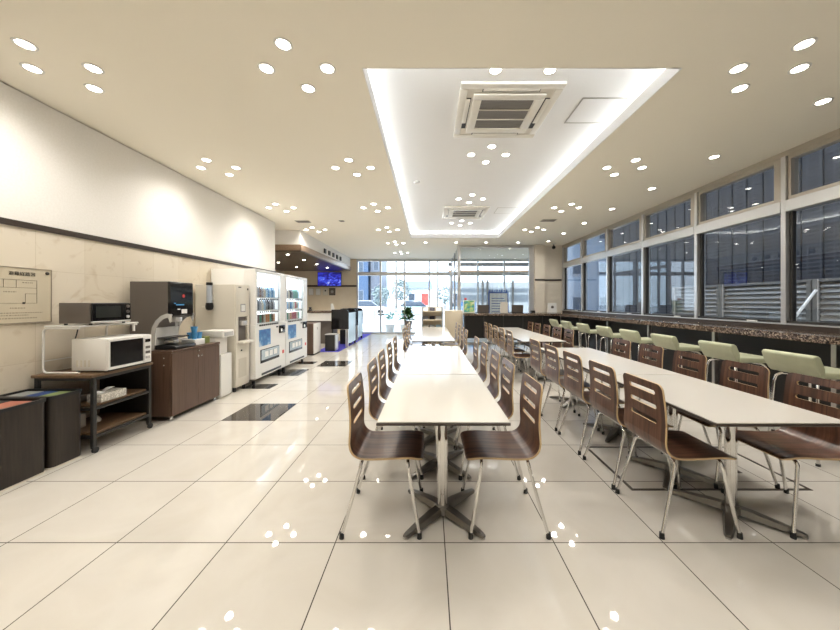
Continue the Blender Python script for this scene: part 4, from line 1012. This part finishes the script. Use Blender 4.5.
f = MB(loc); rnd = random.Random(5)
for k in range(90):
    a = rnd.uniform(0, 2*PI); e = rnd.uniform(-.1, 1.2); L = rnd.uniform(.16, .34); w = rnd.uniform(.025, .05)
    o_ = Vector((-.62, 9.6, .76+rnd.uniform(0, .28))); d = Vector((math.cos(a)*math.cos(e), math.sin(a)*math.cos(e), math.sin(e)))
    s_ = d.cross(Vector((0, 0, 1))).normalized(); tip = o_+d*L+Vector((0, 0, -.05*L/.3)); mid = o_+d*L*.55+Vector((0, 0, .01))
    f.poly([o_, mid+s_*w, tip, mid-s_*w], [(0, 1, 2, 3)])
f.build('foliage', M['leaf'], t, smooth=False)

# ------------------------------------------------------------------ things on the back counter
def laptop(x, y, label):
    loc = (x, y, CZ); t = T('laptop_computer', label, 'laptop', loc, group='laptops on the back counter')
    MB(loc).box(x-.17, x+.17, y-.02, y+.22, CZ+.0005, CZ+.018, .004, 1).build('base', M['black'], t)
    MB(loc).prism([(y-.025, CZ+.019), (y-.008, CZ+.019), (y-.05, CZ+.235), (y-.062, CZ+.235)], 'x', x-.17, x+.17).build('lid', M['grey_brown'], t)
laptop(1.59, 9.45, 'open dark laptop on the back counter beside the colourful leaflet holder')
laptop(2.60, 9.45, 'open dark laptop on the back counter by the blue-framed board')
tag(MB((2.23, 9.5, CZ)).prism([(9.50, CZ+.0005), (9.56, CZ+.0005), (9.50, CZ+.32), (9.49, CZ+.32)], 'x', 2.12, 2.34).build('desk_sign', M['ivory'], smooth=False), 'cream tent card between the two laptops', 'card')
loc = (1.18, 9.5, CZ); t = T('leaflet_holder', 'leaflet display with green and blue print at the counter end', 'leaflet display', loc)
m_lf = noisy('leaflet_print', [(.32, (.05, .22, .45, 1)), (.45, (.10, .42, .25, 1)), (.58, (.55, .62, .22, 1)), (.7, (.75, .78, .75, 1))], ns=9, rough=.4)
MB(loc).prism([(9.48, CZ+.0005), (9.60, CZ+.0005), (9.55, CZ+.37), (9.53, CZ+.37)], 'x', 1.02, 1.36).build('board', M['white_plastic'], t, smooth=False)
MB(loc).prism([(9.475, CZ+.02), (9.479, CZ+.02), (9.5275, CZ+.36), (9.524, CZ+.36)], 'x', 1.04, 1.34).build('print', m_lf, t, smooth=False)
MB(loc).lathe([(0, 0), (.035, .01), (.045, .04), (.03, .07), (0, .075)], (1.09, 9.54, CZ+.371), 14).build('ornament', M['red'], t)
tag(MB((3.1, 9.5, CZ)).box(3.02, 3.14, 9.45, 9.6, CZ+.0005, CZ+.07, .006).build('counter_box', M['black']), 'small black box on the back counter by the pillar', 'box')
loc = (3.82, 9.9, CZ); t = T('notice_card', 'white notice card with a dark emblem standing in the counter corner', 'card', loc)
MB(loc).prism([(9.86, CZ+.0005), (9.96, CZ+.0005), (9.92, CZ+.29), (9.905, CZ+.29)], 'x', 3.68, 3.94).build('card', M['paper'], t, smooth=False)
MB(loc).lathe([(.045, -.02), (.03, -.022), (0, -.022)], (3.81, 9.90, CZ+.16), 14, 'y').build('emblem', M['grey_brown'], t)
for k, y in enumerate((2.9, 4.15, 5.4, 6.7, 7.9, 9.1)):
    tag(MB((XR-.03, y, SILL)).box(XR-.045, XR-.02, y-.06, y+.06, SILL+.0005, SILL+.018, .003, 1).build('window_handle', M['white_plastic']), f'white latch block on the window sill, {ORD[k]} from the front', 'window latch', 'latches on the window sill')

# ------------------------------------------------------------------ outside
m_pave = noisy('pale_paving', [(.4, (.42, .45, .48, 1)), (.6, (.50, .52, .54, 1))], ns=3, rough=.8)
m_asph = noisy('asphalt', [(.4, (.11, .115, .12, 1)), (.6, (.15, .155, .16, 1))], ns=40, rough=.9)
S(MB().box(-60, 60, YE+.1, 120, -.15, -.03).build('ground_street', m_pave, smooth=False), 'pale paved forecourt outside the entrance', 'ground')
S(MB().box(XR+.25, 60, -30, YE+.1, -.15, -.03).build('ground_alley', m_asph, smooth=False), 'dark asphalt alley outside the side windows', 'ground')
# tiled tower across the alley
def brick_mat():
    m, nt, b = new_mat('dark_blue_tile_facade')
    tc = N(nt, 'ShaderNodeTexCoord'); sx = N(nt, 'ShaderNodeSeparateXYZ'); nt.links.new(tc.outputs['Object'], sx.inputs[0])
    ad = N(nt, 'ShaderNodeMath', operation='ADD'); nt.links.new(sx.outputs[0], ad.inputs[0]); nt.links.new(sx.outputs[1], ad.inputs[1])
    cb = N(nt, 'ShaderNodeCombineXYZ'); nt.links.new(ad.outputs[0], cb.inputs[0]); nt.links.new(sx.outputs[2], cb.inputs[1])
    br = N(nt, 'ShaderNodeTexBrick'); br.offset = 0
    for k, v in (('Scale', 1), ('Mortar Size', .016), ('Brick Width', .26), ('Row Height', .10), ('Bias', -.2)): br.inputs[k].default_value = v
    br.inputs['Color1'].default_value = (.008, .008, .0105, 1); br.inputs['Color2'].default_value = (.017, .017, .021, 1); br.inputs['Mortar'].default_value = (.032, .032, .036, 1)
    nt.links.new(cb.outputs[0], br.inputs[0]); nt.links.new(br.outputs[0], b.inputs['Base Color']); b.inputs['Roughness'].default_value = .8; b.inputs['Specular IOR Level'].default_value = .2
    return m
loc = (12.5, 5, -.03); t = T('street_tower', 'dark blue tiled building towering across the alley', 'building', loc)
MB(loc).box(9.2, 16, -16, 16.0, -.03, 15).build('facade', brick_mat(), t, smooth=False)
f = MB(loc)
for k in range(69): y = -15.5+.45*k; f.box(9.185, 9.199, y, y+.022, 0, 15)
f.build('expansion_joint', mat('dark_joint', (.006, .006, .008, 1), .9, spec=.1), t, smooth=False)
# louvred fence
for k, (ya, yb) in enumerate(((-1.3, .2), (.22, 1.72), (1.74, 3.24), (3.26, 4.76), (4.78, 6.28), (6.30, 7.5))):
    loc = (5.75, (ya+yb)/2, -.03)
    t = T('louvre_fence', f'grey horizontal louvre fence panel outside the windows, {ORD[5-k]} from the street end', 'fence', loc, group='grey louvre fence panels')
    m_f = M['fence'] = M.get('fence') or mat('grey_fence_metal', (.22, .21, .20, 1), .45, .2)
    for y in (ya, yb-.06): MB(loc).box(5.70, 5.80, y, y+.06, -.03, 1.66).build('post', m_f, t)
    f = MB(loc)
    for j in range(19):
        z = .10+.082*j; f.box(-.003, .003, ya+.06, yb-.06, -.040, .040, M=Matrix.Translation((5.75, 0, z)) @ Matrix.Rotation(math.radians(28), 4, 'Y'))
    f.box(5.72, 5.78, ya+.06, yb-.06, 1.62, 1.66); f.build('louvre_slats', m_f, t, smooth=False)
    if k == 3:
        MB(loc).tube([(5.69, 4.70, 1.50), (5.45, 4.88, .92), (5.40, 4.92, -.02)], .018, 8).build('brace', M['alu'], t)
# pale buildings
def building(name, label, x0, x1, y0, y1, h, wall, nx, nz, roof=None, face='y'):
    loc = ((x0+x1)/2, (y0+y1)/2, -.03); t = T(name, label, 'building', loc)
    MB(loc).box(x0, x1, y0, y1, -.03, h).build('walls', wall, t, smooth=False)
    if roof:
        MB(loc).prism([(x0-.5, h+.001), (x1+.5, h+.001), (x1+.1, h+1.3), (x0+.1, h+1.3)], 'y', y0-.6, y1+.4).build('roof', roof, t, smooth=False)
    for i in range(nx):
        for j in range(nz):
            wz = h/nz
            if face == 'y':
                wx = (x1-x0)/nx; a = x0+wx*i+wx*.25
                w = MB(loc).box(a, a+wx*.5, y0-.06, y0-.002, j*wz+wz*.35, j*wz+wz*.75).build('window', m_wfr, t, smooth=False)
                MB(loc).box(a+.08, a+wx*.5-.08, y0-.07, y0-.0605, j*wz+wz*.35+.08, j*wz+wz*.75-.08).build('pane', M['win_dark'], w, smooth=False)
            else:
                wx = (y1-y0)/nx; a = y0+wx*i+wx*.25
                w = MB(loc).box(x0-.06, x0-.002, a, a+wx*.5, j*wz+wz*.35, j*wz+wz*.75).build('window', M['alu'], t, smooth=False)
                MB(loc).box(x0-.07, x0-.0605, a+.08, a+wx*.5-.08, j*wz+wz*.35+.08, j*wz+wz*.75-.08).build('pane', M['win_dark'], w, smooth=False)
m_wfr = mat('far_window_frame', (.16, .19, .24, 1), .4)
M['win_dark'] = mat('dark_window', (.04, .06, .09, 1), .1)
m_wh = mat('white_render', (.72, .73, .74, 1), .7); m_blue = mat('blue_cladding', (.035, .075, .15, 1), .35); m_gr2 = mat('grey_cladding', (.09, .11, .15, 1), .5); m_roof = mat('blue_roof', (.22, .30, .42, 1), .5)
building('house', 'white house with blue roof across the street', -4.4, .3, 60, 68, 3.9, m_wh, 2, 1, m_roof)
building('street_office_tower', 'blue clad tower across the street', -11.0, -8.6, 45, 52, 16, m_blue, 1, 4)
building('street_office_block', 'grey block beside the blue tower', -8.4, -6.8, 46, 52, 13, m_gr2, 1, 3)
building('street_apartment_block', 'pale apartment block beyond the tiled tower', 12, 22, 24, 34, 14, m_wh, 4, 6)
building('street_corner_block', 'blue grey block behind the tiled tower along the side street', 8.7, 15.5, 20.5, 23.3, 9, mat('blue_grey_render', (.16, .20, .26, 1), .6), 4, 4)
building('low_building', 'low white building across the side street', 2.5, 9.0, 32, 40, 3.2, m_wh, 3, 1)
loc = (3, 15, 2.6); t = T('porch_canopy', 'brown edged porch roof seen through the glass partition', 'porch', loc)
MB(loc).box(.9, 6.2, 14.9, 15.1, 2.56, 2.80).build('fascia', M['canopy_edge'], t)
MB(loc).box(.9, 6.2, 14.95, 15.05, 3.0, 3.16).build('roof_beam', M['frame_dark'], t)
for x in (1.0, 6.1): MB(loc).box(x-.05, x+.05, 14.95, 15.05, -.03, 2.5595).build('post', M['alu'], t)
for x, z, w_, l in ((1.75, 1.12, .14, 'small blue poster on the forecourt wall nearer the entrance'), (2.25, 1.12, .16, 'small blue poster on the forecourt wall behind the leaflet holder')):
    tag(MB((x, 16.49, z)).box(x-w_, x+w_, 16.48, 16.499, z-.2, z+.2).build('wall_poster', m_post1), l, 'poster', 'posters on the forecourt wall')
for k, x in enumerate((2.75, 3.0, 4.3)):
    tag(MB((x, 16.4, 0)).cyl((x, 16.4, -.03), (x, 16.4, 2.45), .05, n=12).build('bollard_post', M['cast']), f'grey upright post before the forecourt wall, {ORD[k]} from the entrance', 'post', 'posts before the forecourt wall')
S(MB().box(1.3, 6.2, 16.5, 16.7, -.03, 2.35).build('wall_forecourt', mat('forecourt_wall_paint', (.40, .44, .48, 1), .7), smooth=False), 'white forecourt wall outside the partition', 'wall')
# cars
def car(x, y, label, paint):
    loc = (x, y, -.03); t = T('parked_car', label, 'car', loc, group='cars parked across the street')
    z = -.03
    body = [(-2.1, z+.25), (2.1, z+.25), (2.15, z+.6), (2.0, z+.78), (1.1, z+.88), (-2.0, z+.9), (-2.15, z+.6)]
    MB(loc).prism([(x+u, v) for u, v in body], 'y', y-.82, y+.82, .05, 2).build('body', paint, t)
    cab = [(-1.7, z+.9), (1.0, z+.89), (.35, z+1.42), (-1.3, z+1.45)]
    MB(loc).prism([(x+u, v+.002) for u, v in cab], 'y', y-.72, y+.72, .04, 2).build('cabin', M['win_dark'], t)
    MB(loc).box(x-1.25, x+.3, y-.66, y+.66, z+1.455, z+1.50, .02, 1).build('roof', paint, t)
    for u in (-1.3, 1.3):
        for s_ in (-.72, .72): MB(loc).cyl((x+u, y+s_-.1, z+.31), (x+u, y+s_+.1, z+.31), .31, n=18).build('wheel', M['rubber'], t)
car(-6.2, 33, 'white car parked across the street before the blue tower', m_wh)
car(-1.2, 33.5, 'pale blue car parked across the street before the white house', mat('pale_blue_paint', (.35, .45, .58, 1), .25))
car(3.8, 28, 'silver car parked beyond the partition glass', M['alu'])
def street_tree(x, y, h, r, label):
    loc = (x, y, -.03); t = T('street_tree', label, 'tree', loc, group='trees across the street')
    MB(loc).cyl((x, y, -.03), (x, y, h-r*.6), .14, .09, 10).build('trunk', M['canopy_under'], t)
    f = MB(loc); rnd = random.Random(int(x*10))
    for q in range(320):
        d = Vector((rnd.gauss(0, 1), rnd.gauss(0, 1), rnd.gauss(0, 1))).normalized(); p_ = Vector((x, y, h)) + Vector((d.x*r, d.y*r, d.z*r*1.1))*(.45+.55*rnd.random()**.5)
        u = Vector((rnd.gauss(0, 1), rnd.gauss(0, 1), rnd.gauss(0, 1))).normalized(); v = u.orthogonal().normalized(); k_ = r*.16
        f.poly([p_, p_+u*k_+v*k_*.6, p_+u*k_*2, p_+u*k_-v*k_*.6], [(0, 1, 2, 3)])
    f.build('crown', M['street_leaf'], t, smooth=False)
M['street_leaf'] = noisy('street_leaf', [(.3, (.14, .19, .20, 1)), (.7, (.22, .28, .28, 1))], ns=4, rough=.7)
street_tree(-6.3, 42, 2.2, 1.2, 'low grey green tree before the grey street block')
street_tree(-4.9, 56, 3.4, 1.7, 'taller grey green tree beside the white house')
street_tree(2.6, 52, 2.5, 1.4, 'grey green tree at the other side of the white house')
for k, (x, y) in enumerate(((-3.9, 38), (1.2, 44))):
    loc = (x, y, -.03); t = T('street_utility_pole', ('grey utility pole before the white house', 'grey utility pole farther along the street')[k], 'utility pole', loc, group='utility poles')
    MB(loc).cyl((x, y, -.03), (x, y, 9), .14, .10, 12).build('pole', M['cast'], t); MB(loc).box(x-.9, x+.9, y-.05, y+.05, 7.6, 7.7).build('cross_arm', M['cast'], t)
for k in range(5):
    x = -7+2.6*k; loc = (x, 26, -.03); t = T('guard_rail', f'white street guard rail section, {ORD[k]} from the tower side', 'guard rail', loc, group='guard rails along the street')
    for xx in (x, x+2.5): MB(loc).cyl((xx, 26, -.03), (xx, 26, .8), .05, n=10).build('post', M['steel'], t)
    MB(loc).tube([(x+.051, 26, .7), (x+2.449, 26, .7)], .04).tube([(x+.051, 26, .4), (x+2.449, 26, .4)], .04).build('rail', M['steel'], t)
loc = (-.5, 40, -.03); t = T('street_sign', 'red roadside banner post near the white house', 'sign', loc)
MB(loc).cyl((-.5, 40, -.03), (-.5, 40, 2.6), .04, n=10).build('post', M['steel'], t); MB(loc).box(-.9, -.1, 39.93, 39.955, .9, 2.4).build('banner', M['red'], t)
for k, (x, y, l) in enumerate(((-1.75, 14.3, 'teal green shrub outside the entrance nearer the reception'), (-1.1, 14.5, 'teal green shrub outside the entrance beside the first'))):
    loc = (x, y, -.03); t = T('planter_shrub', l, 'shrub', loc, group='shrubs outside the entrance')
    MB(loc).lathe([(.16, -.03), (.22, .30), (.23, .32), (.2, .32), (0, .3)], (x, y, 0), 18).build('pot', M['white_plastic'], t)
    f = MB(loc); rnd = random.Random(k+20)
    for q in range(80):
        a = rnd.uniform(0, 2*PI); e = rnd.uniform(-.3, 1.3); R_ = .3*rnd.random()**.4
        p_ = Vector((x, y, .58)) + Vector((math.cos(a)*math.cos(e), math.sin(a)*math.cos(e), math.sin(e)))*R_
        d = Vector((rnd.uniform(-1, 1), rnd.uniform(-1, 1), rnd.uniform(-.5, 1))).normalized(); s_ = d.orthogonal().normalized()
        f.poly([p_, p_+d*.05+s_*.03, p_+d*.11, p_+d*.05-s_*.03], [(0, 1, 2, 3)])
    f.build('foliage', M['teal_leaf'], t, smooth=False)
loc = (2.7, 12.4, 0); t = T('notice_board', 'blue framed notice board standing behind the glass partition', 'notice board', loc)
m_bf = mat('blue_frame_paint', (.03, .09, .36, 1), .4)
f = MB(loc); x0, x1, z0, z1 = 2.30, 3.08, .55, 1.72
f.box(x0, x1, 12.38, 12.42, z1-.06, z1); f.box(x0, x1, 12.38, 12.42, z0, z0+.05); f.box(x0, x0+.05, 12.38, 12.42, z0+.05, z1-.06); f.box(x1-.05, x1, 12.38, 12.42, z0+.05, z1-.06)
f.build('frame', m_bf, t)
MB(loc).box(x0+.05, x1-.05, 12.39, 12.41, z0+.05, z1-.06).build('sheet', M['paper'], t, smooth=False)
f = MB(loc)
for j in range(8):
    f.box(x0+.12, x1-.12-.05*(j % 3), 12.386, 12.3895, .75+.1*j, .775+.1*j)
f.build('print_lines', m_bf, t, smooth=False)
f = MB(loc)
for j in range(8): f.box(x0+.03+.093*j, x0+.085+.093*j, 12.385, 12.415, z1+.0005, z1+.075)
f.build('crest', m_bf, t, smooth=False)
for x in (x0+.1, x1-.1): MB(loc).box(x-.02, x+.02, 12.38, 12.42, 0.001, z0-.0005).build('leg', m_bf, t)

# ------------------------------------------------------------------ light, world, camera
w = bpy.data.worlds.new('sky'); SC.world = w; w.use_nodes = True
bg = w.node_tree.nodes['Background']; bg.inputs[0].default_value = (.74, .86, 1.0, 1); bg.inputs[1].default_value = 3.6

sun = bpy.data.lights.new('sun', 'SUN'); sun.energy = 4; sun.angle = math.radians(3); sun.color = (1, .97, .92)
so = bpy.data.objects.new('sun', sun); COL.objects.link(so); so.rotation_euler = (math.radians(52), 0, 0)
cd = bpy.data.cameras.new('camera'); cam = bpy.data.objects.new('camera', cd); COL.objects.link(cam)
cam.location = (0, 0, H); cam.rotation_euler = (PI/2, 0, 0)
cd.sensor_width = 36; cd.lens = 320/840*36; cd.shift_x = -9/840; cd.shift_y = -13/840; cd.clip_end = 300; cd.clip_start = .05
SC.camera = cam
vs = SC.view_settings; vs.view_transform = 'Standard'; vs.look = 'None'; vs.gamma = 1; vs.exposure = 0.50; vs.use_curve_mapping = False
cy = SC.cycles
cy.max_bounces = 10; cy.diffuse_bounces = 5; cy.glossy_bounces = 5; cy.transparent_max_bounces = 12; cy.transmission_bounces = 4
cy.sample_clamp_indirect = 8; cy.use_denoising = True; cy.caustics_reflective = False; cy.caustics_refractive = False
for o in list(bpy.data.meshes):
    if o.users == 0: bpy.data.meshes.remove(o)
